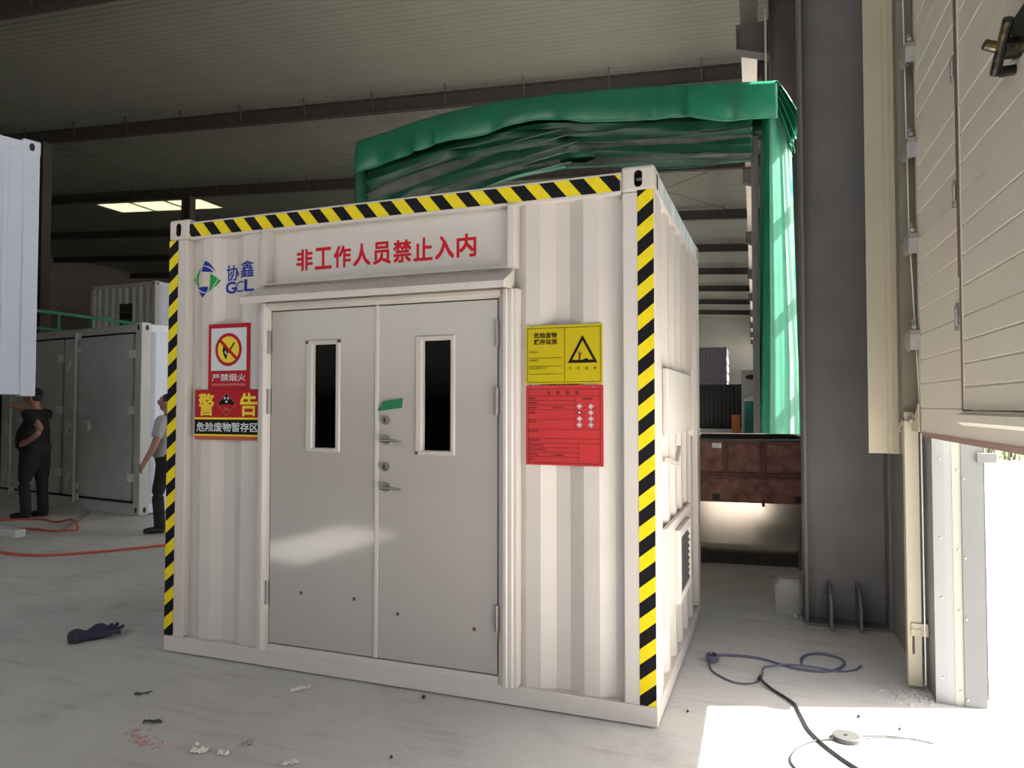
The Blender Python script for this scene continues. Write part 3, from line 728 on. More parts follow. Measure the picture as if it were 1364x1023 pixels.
def L2(cx, cy): return (-2.962 + (cx - 290) / 225 * 0.226, 0.0, 2.522 - ((cy - 400) + (cx - 385) * 0.10) / 300 * 0.238)
for m_, pts in ((BLUE, [(385,400),(412,412),(440,440),(458,462),(472,494),(448,466),(420,448),(392,440),(366,438)]),
                (BLUE, [(363,445),(395,449),(428,464),(452,494),(355,488)]),
                (GRN, [(428,503),(460,520),(488,537),(474,566),(448,612),(415,660),(424,600)]),
                (GRN, [(493,540),(514,554),(486,590),(430,645),(452,618),(478,574)]),
                (BLUE, [(322,612),(412,612),(406,640),(396,662),(360,650)]),
                (BLUE, [(332,642),(362,662),(393,668),(365,703)]),
                (GRN, [(306,520),(290,550),(302,575),(318,592),(308,556)]),
                (GRN, [(350,455),(316,508),(314,545),(322,598),(340,604),(330,560),(336,515)])):
    mb = MB(); mb.poly([L2(*p) for p in pts]); drape(obj('emblem_blade', mb, m_, em, recalc=False))
drape(text('协', -2.690, -2.594, 2.386, 2.486, 0.0, BLUE, em, bold=0.015)); drape(text('鑫', -2.580, -2.478, 2.396, 2.500, 0.0, BLUE, em, bold=0.012))
drape(text('G', -2.695, -2.618, 2.306, 2.378, 0.0, BLUE, em, bold=0.035)); drape(text('C', -2.618, -2.556, 2.306, 2.376, 0.0, BLUE, em, bold=0.0)); drape(text('L', -2.548, -2.476, 2.308, 2.378, 0.0, BLUE, em, bold=0.045))

# ================================================================== SIGN BOARDS (hung on the container front)
RZ = R(-1.81)
def board(name, x0, x1, z0, z1, m, label, y=0.016):
    root = tag(empty(name, (math.cos(RZ) * x0 - math.sin(RZ) * y, math.sin(RZ) * x0 + math.cos(RZ) * y, z0), RZ), label, 'sign', 'sign boards on the container front')
    obj('board', MB().box(0, x1 - x0, 0, 0.004, 0, z1 - z0), m, root)
    return root, x1 - x0, z1 - z0
def patch(root, pts, m, y=-0.0008, name='print'):
    mb = MB(); mb.poly([(p[0], y, p[1]) for p in pts]); return obj(name, mb, m, root, recalc=False)
def rect(root, x0, x1, z0, z1, m, y=-0.0008, name='print'): return patch(root, [(x0, z0), (x1, z0), (x1, z1), (x0, z1)], m, y, name)
def disc(cx, cz, r, n=40): return [(cx + r * math.cos(2*math.pi*i/n), cz + r * math.sin(2*math.pi*i/n)) for i in range(n)]
# no-fire sign
s, w_, h_ = board('prohibition_sign', -2.846, -2.520, 1.690, 2.105, SREDB, 'red bordered no open flame sign above the warning board')
rect(s, 0.07*w_, 0.93*w_, 0.285*h_, 0.935*h_, SWHT, name='white_field')
cx, cz, r_ = 0.495*w_, 0.605*h_, 0.105
patch(s, disc(cx, cz, r_), SREDB, -0.0014, 'ring'); patch(s, disc(cx, cz, r_*0.80), SYELB, -0.0018, 'yellow_disc')
patch(s, [(cx-.046,cz-.006),(cx-.042,cz+.020),(cx-.026,cz+.046),(cx-.030,cz+.022),(cx-.020,cz+.008),(cx-.012,cz+.026),(cx-.002,cz+.000),(cx-.004,cz-.022),(cx-.014,cz-.034),(cx-.010,cz-.046),(cx-.018,cz-.064),(cx-.028,cz-.048),(cx-.038,cz-.034)], SBLK, -0.0021, 'flame')
patch(s, [(cx-.030,cz-.022),(cx-.026,cz-.004),(cx-.018,cz-.012),(cx-.013,cz-.024),(cx-.020,cz-.032)], SWHT, -0.0022, 'flame_core')
patch(s, [(cx+.004,cz-.024),(cx+.052,cz+.040),(cx+.042,cz+.046),(cx-.004,cz-.016)], OLIVE, -0.0021, 'match')
a = R(-42); dx, dz = math.cos(a)*0.095, math.sin(a)*0.095; nx, nz = -math.sin(a)*0.010, math.cos(a)*0.010
patch(s, [(cx-dx+nx,cz-dz+nz),(cx-dx-nx,cz-dz-nz),(cx+dx-nx,cz+dz-nz),(cx+dx+nx,cz+dz+nz)], SREDB, -0.0024, 'slash')
text('严禁烟火', 0.10*w_, 0.91*w_, 0.125*h_, 0.235*h_, -0.001, SWHT, s, bold=0.015)
for k in range(26): rect(s, (0.10 + k*0.0315)*w_, (0.122 + k*0.0315)*w_, 0.055*h_, (0.078 + 0.008*(k % 3))*h_, mat('faded pink print', (0.55, 0.20, 0.22), 0.5), -0.001, 'print_mark')
# warning sign
s, w_, h_ = board('warning_sign', -2.952, -2.436, 1.370, 1.688, SREDB, 'red and black warning board under the no open flame sign')
rect(s, 0, w_, 0.105*h_, 0.415*h_, SBLK, name='black_band'); rect(s, 0, w_, 0.405*h_, 0.445*h_, SYELB, -0.001, 'yellow_line'); rect(s, 0, w_, 0.075*h_, 0.110*h_, SYELB, -0.001, 'yellow_line'); rect(s, 0, w_, 0, 0.072*h_, SBRN, name='brown_band')
text('警', 0.065*w_, 0.30*w_, 0.485*h_, 0.92*h_, -0.001, SYELB, s, bold=0.02); text('告', 0.71*w_, 0.955*w_, 0.485*h_, 0.92*h_, -0.001, SYELB, s, bold=0.025)
text('危险废物暂存区', 0.035*w_, 0.975*w_, 0.165*h_, 0.345*h_, -0.0012, SWHT, s, bold=0.02)
cx, cz, rx, rz = 0.497*w_, 0.705*h_, 0.150*w_, 0.235*h_
patch(s, [(cx-rx,cz),(cx,cz-rz),(cx+rx,cz),(cx,cz+rz)], mat('gold line', (0.40, 0.16, 0.05), 0.4), -0.0012, 'diamond_outline')
patch(s, [(cx-rx*.93,cz),(cx,cz-rz*.93),(cx+rx*.93,cz),(cx,cz+rz*.93)], SREDB, -0.0015, 'diamond'); patch(s, [(cx-rx*.93,cz),(cx+rx*.93,cz),(cx,cz+rz*.93)], SBLK, -0.0018, 'diamond_top')
tz = cz + 0.032
for a in (90 + 60, 90 - 60, 270):
    q = [(cx + 0.005*math.cos(R(a)), tz + 0.005*math.sin(R(a)))] + [(cx + 0.021*math.cos(R(a+t)), tz + 0.021*math.sin(R(a+t))) for t in (-32, -16, 0, 16, 32)]
    patch(s, q, SWHT, -0.0021, 'trefoil_blade')
text('危险', cx-0.020, cx+0.022, cz-0.040, cz-0.016, -0.0021, SBRN, s, bold=0.02)
# yellow storage board
s, w_, h_ = board('storage_sign', -0.692, -0.274, 1.700, 2.010, SYEL, 'yellow board with black triangle pictogram beside the right jamb')
def frame(root, x0, x1, z0, z1, t, m):
    for q in ((x0, x1, z0, z0+t), (x0, x1, z1-t, z1), (x0, x0+t, z0, z1), (x1-t, x1, z0, z1)): rect(root, *q, m, -0.001, 'print_line')
frame(s, 0.025*w_, 0.98*w_, 0.025*h_, 0.955*h_, 0.0028, OLIVE); rect(s, 0.515*w_, 0.522*w_, 0.025*h_, 0.955*h_, OLIVE, -0.001, 'print_line')
text('危险废物', 0.115*w_, 0.42*w_, 0.785*h_, 0.875*h_, -0.001, OLIVE, s, bold=0.03); text('贮存设施', 0.115*w_, 0.42*w_, 0.675*h_, 0.765*h_, -0.001, OLIVE, s, bold=0.03)
for z, t_, xe in ((0.525, '单位名称:', 0.17), (0.385, '设施编码:', 0.18), (0.250, '负责人及联系方式:', 0.285)):
    text(t_, 0.05*w_, xe*w_, z*h_, (z+0.040)*h_, -0.001, OLIVE, s); rect(s, 0.05*w_, 0.48*w_, (z-0.085)*h_, (z-0.077)*h_, OLIVE, -0.001, 'print_line')
tx, tz = 0.75*w_, 0.515*h_
def tri(k): return [(tx-0.190*w_*k, tz-0.165*h_*k), (tx+0.190*w_*k, tz-0.165*h_*k), (tx, tz+0.30*h_*k)]
patch(s, tri(1.0), SBLK, -0.0012, 'triangle'); patch(s, tri(0.70), SYEL, -0.0016, 'triangle_field')
patch(s, [(tx-.022,tz-.036),(tx-.012,tz-.036),(tx-.010,tz-.012),(tx-.002,tz+.004),(tx-.004,tz+.006),(tx-.013,tz-.004),(tx-.013,tz+.016),(tx-.016,tz+.016),(tx-.017,tz-.004),(tx-.026,tz+.010),(tx-.028,tz+.008),(tx-.020,tz-.012)], SDRED, -0.002, 'dead_tree')
patch(s, [(tx-.026,tz-.038),(tx-.004,tz-.040),(tx+.010,tz-.030),(tx+.026,tz-.028),(tx+.036,tz-.040),(tx+.008,tz-.043)], SBLK, -0.002, 'dead_fish')
for k, ch in enumerate('危险废物'): text(ch, (0.575+k*0.105)*w_, (0.61+k*0.105)*w_, 0.235*h_, 0.285*h_, -0.001, OLIVE, s)
for (u, v) in ((0.1, 0.97), (0.83, 0.97), (0.1, 0.035), (0.87, 0.045)): obj('screw', MB().cyl((u*w_, 0, v*h_), (u*w_, -0.003, v*h_), 0.005, 8), STEEL, s)
# red form board
s, w_, h_ = board('waste_label_board', -0.690, -0.270, 1.274, 1.693, SRED, 'red printed form board directly below the yellow board')
frame(s, 0.03*w_, 0.965*w_, 0.025*h_, 0.955*h_, 0.0028, SDRED)
for k, ch in enumerate('危险废物'): text(ch, (0.285+k*0.122)*w_, (0.325+k*0.122)*w_, 0.880*h_, 0.928*h_, -0.001, SDRED, s, bold=0.02)
def hl(z, a=0.03, b=0.965): rect(s, a*w_, b*w_, z*h_ - 0.001, z*h_ + 0.001, SDRED, -0.001, 'print_line')
def vl(x, a, b): rect(s, x*w_ - 0.001, x*w_ + 0.001, a*h_, b*h_, SDRED, -0.001, 'print_line')
hl(0.865); [hl(z, 0.03, 0.645) for z in (0.810, 0.750, 0.692, 0.570)]; hl(0.448); hl(0.332); hl(0.275); [hl(z, 0.03, 0.69) for z in (0.218, 0.160, 0.105)]; vl(0.645, 0.448, 0.865); vl(0.69, 0.04, 0.275); vl(0.345, 0.105, 0.160)
for z, t_, xe in ((0.823, '废物名称:', 0.15), (0.765, '废物类别:', 0.15), (0.708, '废物代码:', 0.15), (0.645, '主要成分:', 0.15), (0.530, '有害成分:', 0.15), (0.412, '注意事项:', 0.165), (0.298, '数字识别码:', 0.185), (0.238, '产生/收集单位:', 0.235), (0.180, '联系人和联系方式:', 0.275), (0.122, '产生日期:', 0.16), (0.062, '备注:', 0.10)):
    text(t_, 0.045*w_, xe*w_, z*h_, (z+0.024)*h_, -0.001, SDRED, s, bold=0.01)
text('废物形态:', 0.365*w_, 0.50*w_, 0.708*h_, 0.732*h_, -0.001, SDRED, s, bold=0.01); text('废物重量:', 0.365*w_, 0.50*w_, 0.118*h_, 0.142*h_, -0.001, SDRED, s, bold=0.01); text('危险特性', 0.74*w_, 0.87*w_, 0.815*h_, 0.842*h_, -0.001, SDRED, s, bold=0.01)
for k, (cl_, cr_) in enumerate(((SRED, SWHT), (SDRED, SWHT), (SBRN, SBLK), (SWHT, SWHT))):
    z = (0.735 - 0.076*k) * h_
    for x, c_ in ((0.70*w_, cl_), (0.845*w_, cr_)):
        patch(s, [(x-.0145,z),(x,z-.0145),(x+.0145,z),(x,z+.0145)], SWHT if c_ is not SDRED else SDRED, -0.0012, 'hazard_diamond')
        patch(s, [(x-.0110,z),(x,z-.0110),(x+.0110,z),(x,z+.0110)], c_ if c_ is not SWHT else SDRED if k == 3 else SRED, -0.0015, 'hazard_diamond'); patch(s, disc(x, z, 0.006, 10), SWHT, -0.0017, 'hazard_mark')
        rect(s, x + 0.020, x + 0.032, z - 0.010, z - 0.007, SDRED, -0.001, 'print_line')
for (u, v) in ((0.1, 0.975), (0.87, 0.975), (0.85, 0.02), (0.08, 0.03)): obj('screw', MB().cyl((u*w_, 0, v*h_), (u*w_, -0.003, v*h_), 0.005, 8), STEEL, s)

# ================================================================== GREEN RETRACTABLE TENT
tent = tag(empty('retractable_tent', (0, 6.5, 0)), 'green vinyl retractable tent canopy folded up behind the container', 'tent')
TP = [(-5.64, 5.89), (-5.0, 6.0), (-4.49, 6.10), (-3.9, 6.17), (-3.23, 6.215), (-2.1, 6.20), (-1.27, 6.15), (-0.3, 6.05), (0.80, 5.94)]
def ztop(x):
    for (a, za), (b, zb) in zip(TP[:-1], TP[1:]):
        if a <= x <= b: return za + (zb - za) * (x - a) / (b - a)
    return TP[0][1] if x < TP[0][0] else TP[-1][1]
def wob(x, *ks): return sum(a * math.sin(f * x + p) for a, f, p in ks)
def val(u, v):
    x = -5.64 + 6.44 * u
    drop = 0.50 + wob(x, (0.02, 2.1, 0.4), (0.012, 5.3, 1.0)) - 0.06 * math.exp(-((x + 3.0) / 0.5) ** 2) - 0.14 * math.exp(-((x + 2.4) / 0.5) ** 2)
    y = -0.02 - 0.05 * math.sin(v * 2.6) + v * wob(x, (0.022, 3.3, 0), (0.016, 7.1, 1.3), (0.010, 13.0, 0.5)) + v * 0.05 * math.exp(-((x + 2.3) / 0.25) ** 2)
    for c_, w2, a_ in ((-0.35, 0.06, 0.05), (-0.95, 0.08, 0.04), (-4.55, 0.05, 0.05), (-4.2, 0.05, 0.04), (0.2, 0.10, -0.03)): y -= a_ * v * math.exp(-((x - c_) / w2) ** 2)
    return (x, y, ztop(x) - drop * v)
obj('valance', MB().grid(val, 160, 12), TARP, tent, smooth=True, solid=0.006)
def roofp(u, v):
    x = -5.64 + 6.44 * u; y = -0.02 + 1.5 * v
    return (x, y, ztop(x) + 0.004 - 0.10 * abs(math.sin(v * math.pi * 4)) * (0.4 + 0.6 * math.sin(math.pi * u)) + 0.02 * math.sin(9 * x) * math.sin(v * 12))
obj('roof_sheet', MB().grid(roofp, 70, 32), TARP, tent, smooth=True, solid=0.006)
# gathered pleats of the front curtain, hung under the valance
rnd = random.Random(3)
NP = 11
phs = [[(rnd.uniform(0.010, 0.028), rnd.uniform(0.8, 2.6), rnd.uniform(0, 6.28)) for _ in range(3)] for _ in range(2 * NP + 2)]
pl = MB(); NX = 130
rows = []
for k in range(2 * NP + 1):
    row = []
    for i in range(NX + 1):
        u = i / NX; x = -5.50 + 5.98 * u
        t = k / (2 * NP)
        low = 0.70 + 0.42 * max(0, -(x + 2.2)) / 3.3
        z = ztop(x) - 0.36 - low * t + wob(x, *phs[k]) * (0.6 + 0.5 * math.sin(math.pi * u)) - 0.05 * math.sin(math.pi * min(1, max(0, (x + 3) / 3.4)))
        y = 0.08 + (0.11 if k % 2 else 0.0) + 0.05 * math.sin(1.7 * x + k * 1.3) + 0.02 * math.sin(6 * x + k)
        row.append((x, y, z))
    rows.append(row)
v = [p for r_ in rows for p in r_]
for k in range(2 * NP):
    fs = [(k*(NX+1)+i, k*(NX+1)+i+1, (k+1)*(NX+1)+i+1, (k+1)*(NX+1)+i) for i in range(NX)]
    pl.f += fs; pl.mi += [1 if (k in (7, 10, 11, 15, 18)) else 0] * len(fs)
pl.v = v
obj('gathered_curtain', pl, [TARPD, TARPG], tent, smooth=True, solid=0.006)
obj('inner_sheet', MB().grid(lambda u, v: (-5.5 + 6.2 * u, 0.30 + 0.03 * math.sin(20 * u), ztop(-5.5 + 6.2 * u) - 0.05 - 0.62 * v), 60, 4), TARPD, tent, smooth=True, solid=0.006)
def cords(x, z, L, a):
    return MB().tube(spline([(x, 0.02, z), (x + L * .4, -0.01, z + a * .3), (x + L, 0.03, z + a)], 4), 0.010, 6)
for (x, z, L, a) in ((-2.95, 5.58, 0.75, 0.10), (-2.9, 5.45, 0.9, 0.16), (-2.75, 5.33, 0.8, 0.14), (-2.8, 5.22, 0.7, 0.12), (-2.6, 5.10, 0.55, 0.08)):
    obj('pale_strap', cords(x, z, L, a), TARPG, tent)
def bunch(name, cx0, cx1, cy0, cy1, rx0, rx1, ry, z0, z1, lobes, ph, m=TARP):
    mb = MB(); n = 72; k = 36; v = []
    for j in range(k + 1):
        t = j / k; z = z0 + (z1 - z0) * t
        cx, cy, rx = cx0 + (cx1 - cx0) * t + 0.02 * math.sin(3 * t), cy0 + (cy1 - cy0) * t, rx0 + (rx1 - rx0) * t
        for i in range(n):
            a = 2 * math.pi * i / n
            q = 1 + 0.13 * math.sin(lobes * a + ph + 0.5 * t) + 0.07 * math.sin((lobes * 2 + 1) * a + 2 * ph - 0.8 * t)
            v.append((cx + rx * q * math.cos(a), cy + ry * q * math.sin(a), z))
    fs = [(j*n+i, j*n+(i+1) % n, (j+1)*n+(i+1) % n, (j+1)*n+i) for j in range(k) for i in range(n)]
    fs += [tuple(range(n))[::-1], tuple(range(k*n, (k+1)*n))]
    mb.add(v, fs); return obj(name, mb, m, tent, smooth=True)
def drop(u, v):
    z = 5.70 - 5.64 * v
    x0 = 0.60 - 0.14 * v; x1 = 0.90 + 0.13 * min(1, v * 1.6)
    x = x0 + (x1 - x0) * u
    y = 0.16 - 0.15 * math.sin(math.pi * min(1, u * 1.25)) + 0.018 * math.sin(11 * u + 1.2 * v) * (0.4 + v) + 0.006 * math.sin(29 * u - 2 * v) + 0.30 * max(0, 0.16 - u) * 4
    return (x, y, z)
dm = MB().grid(drop, 60, 40); dm.mi = [1 if (i % 60) < 19 else 0 for i in range(2400)]  # left third opaque and darker, standing in for shade
obj('side_curtain', dm, [TARPL, TARP], tent, smooth=True)
def drop2(u, v):
    z = 5.50 - 5.44 * v; x = 0.86 + 0.20 * u * (0.6 + 0.5 * v); return (x, 0.22 + 0.05 * math.sin(7 * u + 2 * v) + 0.1 * u, z)
obj('side_curtain', MB().grid(drop2, 24, 30), TARP, tent, smooth=True)
bunch('side_curtain', -5.70, -5.62, 0.12, 0.10, 0.13, 0.09, 0.13, 0.06, 5.50, 3, 0.2, TARPD)
for k, (dz, dx) in enumerate(((0.0, 0.0), (0.09, -0.03), (0.18, -0.07), (0.27, -0.10))):
    def flap(u, v, dz=dz, dx=dx, k=k):
        return (0.78 + (0.29 + dx) * v + 0.02 * math.sin(u * 14 + k), -0.03 + 0.95 * u - 0.06 * v * (k == 0), 5.95 - dz * 1.2 - 0.56 * v ** 1.25 + 0.06 * dz + 0.04 * math.sin(u * 9 + k * 2) * v)
    obj('roof_flap', MB().grid(flap, 26, 10), TARP, tent, smooth=True, solid=0.006)
for (x, y) in ((-5.45, 0.32), (-5.22, 0.45), (0.50, 0.22), (0.50, 1.4), (-5.45, 1.4)):
    mb = MB().box(x - 0.045, x + 0.045, y - 0.045, y + 0.045, 0.0, 5.3 if y < 0.5 else 5.7)
    if x < 0: mb.cyl((x, y, 5.0), (x + 0.14, y, 5.28), 0.025, 8)
    obj('post', mb, COLM if x > 0 else DSTEEL, tent)
mb = MB()
for (a, za), (b, zb) in zip(TP[:-1], TP[1:]):
    for y in (0.33, 1.4): mb.cyl((a, y, za - 0.10), (b, y, zb - 0.10), 0.03, 8)
obj('truss_tube', mb, DSTEEL, tent)

# ================================================================== RUSTY SKIP WITH CREAM HOPPER BELLY
sk_ = tag(empty('steel_skip', (-0.12, 3.815, 0), R(3.0)), 'rusty brown open steel skip on a cream hopper behind the container', 'skip')
SW, SD, z0, z1 = 1.14, 1.55, 0.63, 1.235
mb = MB()
mb.box(0, SW, 0, 0.015, z0, z1); mb.box(0, 0.015, 0.015, SD, z0, z1); mb.box(SW - .015, SW, 0.015, SD, z0, z1); mb.box(0.015, SW - .015, SD - .015, SD, z0, z1)
obj('walls', mb, RUST, sk_)
obj('lining', MB().box(0.016, SW - 0.016, 0.016, SD - 0.016, z0, z0 + 0.2).box(0.016, 0.03, 0.016, SD - .016, z0 + .2, z1).box(SW - .03, SW - .016, 0.016, SD - .016, z0 + .2, z1).box(0.03, SW - .03, SD - .03, SD - .016, z0 + .2, z1), RUSTIN, sk_)
rim = MB(); rim.box(-0.02, SW + 0.02, -0.025, 0.05, z1, z1 + 0.02); rim.box(-0.02, SW + .02, SD - 0.05, SD + 0.025, z1, z1 + 0.02); rim.box(-0.02, 0.05, 0.05, SD - 0.05, z1, z1 + 0.02); rim.box(SW - 0.05, SW + 0.02, 0.05, SD - 0.05, z1, z1 + 0.02)
obj('rim', rim, mat('worn dark rim', (0.10, 0.08, 0.075), 0.5, var=0.2, scale=12), sk_, bevel=0.003)
for (a, b, c, d) in ((0.0, 0.035, z0, z1), (0.285, 0.325, 0.93, z1), (0.635, 0.685, 0.93, z1), (1.05, 1.10, z0, z1)): obj('rib', MB().box(a, b, -0.034, 0, c, d), RUSTD, sk_, bevel=0.003)
obj('mid_rail', MB().box(0.035, 1.05, -0.036, 0, 0.885, 0.93), RUSTD, sk_, bevel=0.003)
for (a, b) in ((0.05, 0.275), (0.34, 0.625), (0.695, 1.04)): obj('face_plate', MB().box(a, b, -0.012, 0, 0.955, 1.205), RUST, sk_, bevel=0.004)
obj('face_plate', MB().box(0.05, 1.04, -0.012, 0, 0.655, 0.865), RUST, sk_, bevel=0.004)
rv = MB()
for i in range(29): rv.cyl((0.05 + i * 0.034, -0.036, 0.908), (0.05 + i * 0.034, -0.046, 0.908), 0.008, 6)
for x in (0.305, 0.66):
    for i in range(8): rv.cyl((x, -0.034, 0.95 + i * 0.034), (x, -0.044, 0.95 + i * 0.034), 0.008, 6)
o = obj('rivets', rv, RUST, sk_); o['kind'] = 'stuff'
for x in (0.18, 0.95): obj('lug', MB().box(x, x + 0.07, -0.03, 0, 0.65, 0.71), RUSTIN, sk_, bevel=0.003)
obj('catch', MB().cyl((0.66, -0.02, 0.60), (0.66, -0.02, 0.66), 0.012, 8), RUSTIN, sk_)
obj('hanger', MB().box(0.18, 0.27, -0.016, -0.012, 1.165, 1.215), DSTEEL, sk_)
hp = [(0.010, 0.628), (0.010, 0.22), (0.03, 0.17), (0.10, 0.115)]
hp2 = hp + [(SD - 0.3, 0.115), (SD - 0.02, 0.40), (SD - 0.01, 0.628)]
obj('hopper_belly', MB().prism(hp2, 0.0, SW, 'x'), HOPPER, sk_, smooth=False)
for x in (0.04, 0.98): obj('skid', MB().box(x, x + 0.10, 0.10, SD - 0.1, 0.0, 0.30), RUSTIN, sk_)
obj('skid_bar', MB().box(-0.05, SW + 0.03, 0.12, 0.20, 0.0, 0.115), RUSTIN, sk_)
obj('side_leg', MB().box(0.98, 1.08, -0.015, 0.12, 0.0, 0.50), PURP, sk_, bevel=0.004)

# pale block at the column foot
pb_ = tag(empty('concrete_block', (0.585, 2.24, 0)), 'small chalky block at the foot of the grey steel column', 'block')
obj('block_body', MB().prism([(0.012, 0.0), (0.19, 0.0), (0.19, 0.262), (0.055, 0.255), (0.012, 0.205)], 0.0, 0.16, 'y'), CONC, pb_, bevel=0.006)
obj('block_cap', MB().prism([(0.012, 0.205), (0.055, 0.255), (0.192, 0.262), (0.192, 0.275), (0.050, 0.270), (0.004, 0.215)], -0.003, 0.163, 'y'), CONC, pb_, bevel=0.004)
for (x, y, r_) in ((0.74, 2.17, 0.025), (0.70, 2.19, 0.018), (0.78, 2.16, 0.016)):
    mb = MB(); bm = bmesh.new(); bmesh.ops.create_icosphere(bm, subdivisions=1, radius=r_)
    for q in bm.verts: q.co *= random.uniform(0.7, 1.15)
    me = bpy.data.meshes.new('rubble'); bm.to_mesh(me); bm.free(); me.materials.append(CONC)
    tag(link('rubble', me, None, (x, y, r_ * 0.7)), 'crumb of broken concrete beside the block at the column foot', 'rubble', 'concrete crumbs')

# ================================================================== OTHER CONTAINERS
def corr(y0, y1, crest, rec, per=0.278):
    pts = [(y0, rec)]; y = y0 + 0.03
    while y + 0.21 < y1: pts += [(y, rec), (y + 0.068, crest), (y + 0.138, crest), (y + 0.206, rec)]; y += per
    pts.append((y1, rec)); return pts
def simple_container(name, loc, rz, LX, LY, HZ, mfront, mside, door=None):
    """front along +x facing -y, origin at front right bottom corner, body towards -x,+y"""
    root = empty(name, loc, rz)
    for xa in (-LX, -0.15):
        for ya in (0, LY - 0.15): obj('corner_post', MB().box(xa, xa + 0.15, ya, ya + 0.15, 0.0, HZ), mfront if ya == 0 else mside, root, bevel=0.01)
    obj('top_rail', MB().box(-LX + .15, -.15, 0.005, 0.10, HZ - 0.13, HZ - 0.02), mfront, root); obj('bottom_rail', MB().box(-LX + .15, -.15, 0.005, 0.12, 0.0, 0.16), mfront, root)
    obj('top_rail', MB().box(-0.09, -0.004, .15, LY - .15, HZ - 0.13, HZ - 0.02), mside, root); obj('bottom_rail', MB().box(-0.09, -0.004, .15, LY - .15, 0.02, 0.16), mside, root)
    obj('roof_sheet', MB().box(-LX + .05, -.05, .05, LY - .05, HZ - 0.06, HZ - 0.04), mside, root)
    obj('rear_panel', MB().box(-LX + .1, -.1, LY - .06, LY - .03, 0.05, HZ - .05), mside, root); obj('left_panel', MB().box(-LX + .03, -LX + .06, .1, LY - .1, 0.05, HZ - .05), mside, root)
    obj('side_panel', MB().sheet([(p[1], p[0]) for p in corr(0.14, LY - .14, -0.02, -0.055)], 0.15, HZ - .12, 'z', 0.003, (-1, 0)), mside, root)
    for (x, z) in ((-0.075, HZ - .075), (-LX + 0.075, HZ - 0.075), (-0.075, 0.075), (-LX + 0.075, 0.075)):
        obj('casting_hole', MB().prism([(x + 0.025 * math.cos(a * 0.524), z + 0.042 * math.sin(a * 0.524)) for a in range(12)], -0.002, 0.01, 'y'), HOLE, root)
    for z in (HZ - 0.075, 0.075): obj('casting_hole', MB().prism([(0.085 + 0.025 * math.cos(a * 0.524), z + 0.042 * math.sin(a * 0.524)) for a in range(12)], -0.01, 0.002, 'x'), HOLE, root)
    if not door: obj('front_panel', MB().sheet(corr(-LX + .14, -.14, 0.02, 0.055), 0.15, HZ - .12, 'z', 0.003), mfront, root)
    return root
# side-door container at the left, front coloured grey for shade
gc = tag(simple_container('side_door_container', (-7.93, 4.43, 0), R(-10.8), 4.6, 2.44, 2.80, GREYC, WHITE2, door=True), 'container with shade-grey front and wide locked doors behind the standing men', 'container')
obj('door_gap', MB().box(-4.45, -0.15, 0.05, 0.06, 0.16, 2.68), HOLE, gc)
for (a, b) in ((-2.00, -0.215), (-3.90, -2.09)):
    dl = empty('door_leaf', (0, 0, 0), parent=gc)
    obj('leaf_skin', MB().box(a, b, 0.006, 0.05, 0.20, 2.64), GREYC, dl, bevel=0.006)
    sgn = 1 if a > -3.9 else -1
    for z in (0.45, 1.02, 1.45, 2.0): obj('press_line', MB().box(a + 0.45, b - 0.08, -0.002, 0.006, z, z + 0.02), GREYC, dl)
    xr = a + 0.40
    rd = MB(); rd.cyl((xr, -0.035, 0.10), (xr, -0.035, 2.72), 0.018, 10)
    for z in (0.13, 0.30, 2.40, 2.62): rd.box(xr - 0.05, xr + 0.05, -0.03, 0.01, z, z + 0.10)
    obj('lock_rod', rd, PALE, dl)
    obj('rod_handle', MB().box(xr + 0.18, xr + 0.36, -0.03, 0.006, 1.33, 1.36).box(xr + 0.32, xr + 0.36, -0.04, 0.006, 1.20, 1.36), PALE, dl, bevel=0.003)
    for z in (0.45, 1.25, 2.2):
        obj('guard_plate', MB().prism([(a + 0.10, z), (a + 0.17, z + 0.10), (a + 0.23, z + 0.02), (a + 0.17, z + 0.0), (a + 0.10, z - 0.14)], -0.004, 0.006, 'y'), PALE, dl)
    for z in (0.48, 1.46, 2.28): obj('hinge', MB().box(b - 0.06, b + 0.08, -0.02, 0.01, z, z + 0.12), PALE, dl, bevel=0.004)
# stacked pair further back
st = tag(simple_container('corrugated_container', (-15.4, 12.0, 0), R(-4), 2.6, 6.0, 2.55, GREYC, WHITE2), 'lower container mostly hidden under the stacked grey one', 'container', 'stacked containers at the back left')
su = tag(simple_container('corrugated_container', (-15.4, 12.0, 2.56), R(-4), 2.6, 6.0, 2.55, GREYC, WHITE2), 'upper grey corrugated container with a small dark grille, above the green rail', 'container', 'stacked containers at the back left')
gr_ = MB().box(-1.40, -0.90, 0.0, 0.04, 1.05, 1.95); obj('grille', gr_, DKBOX, su)
for k in range(5): obj('grille_bar', MB().box(-1.42, -0.88, -0.02, 0.0, 1.08 + k * 0.2, 1.11 + k * 0.2), TARPD, su)
# raised white container hanging in from the left edge
hc = tag(simple_container('raised_container', (-7.0, 2.13, 1.69), R(-16), 2.44, 6.06, 2.80, WHITE2, WHITE2), 'white container raised to head height at the left edge of the picture', 'container')
hc.location = (-7.0 - 6.06 * math.sin(R(16)), 2.13 - 6.06 * math.cos(R(16)), 1.69)
obj('floor_plate', MB().box(-2.40, -0.04, .05, 6.0, 0.02, 0.05), WHITE2, hc)
for o in list(hc.children):
    if o.name.startswith('side_panel'): bpy.data.objects.remove(o)
obj('side_panel', MB().box(-0.05, -0.015, 0.14, 5.93, 0.15, 2.69), WHITE2, hc)
for y in (0.8, 1.9, 3.0, 4.1, 5.2, 5.72): obj('panel_rib', MB().box(-0.016, -0.004, y, y + 0.045, 0.2, 2.66), WHITE2, hc, bevel=0.003)
obj('corner_casting', MB().box(-0.17, 0.006, 5.89, 6.066, 2.665, 2.815), WHITE2, hc, bevel=0.015)
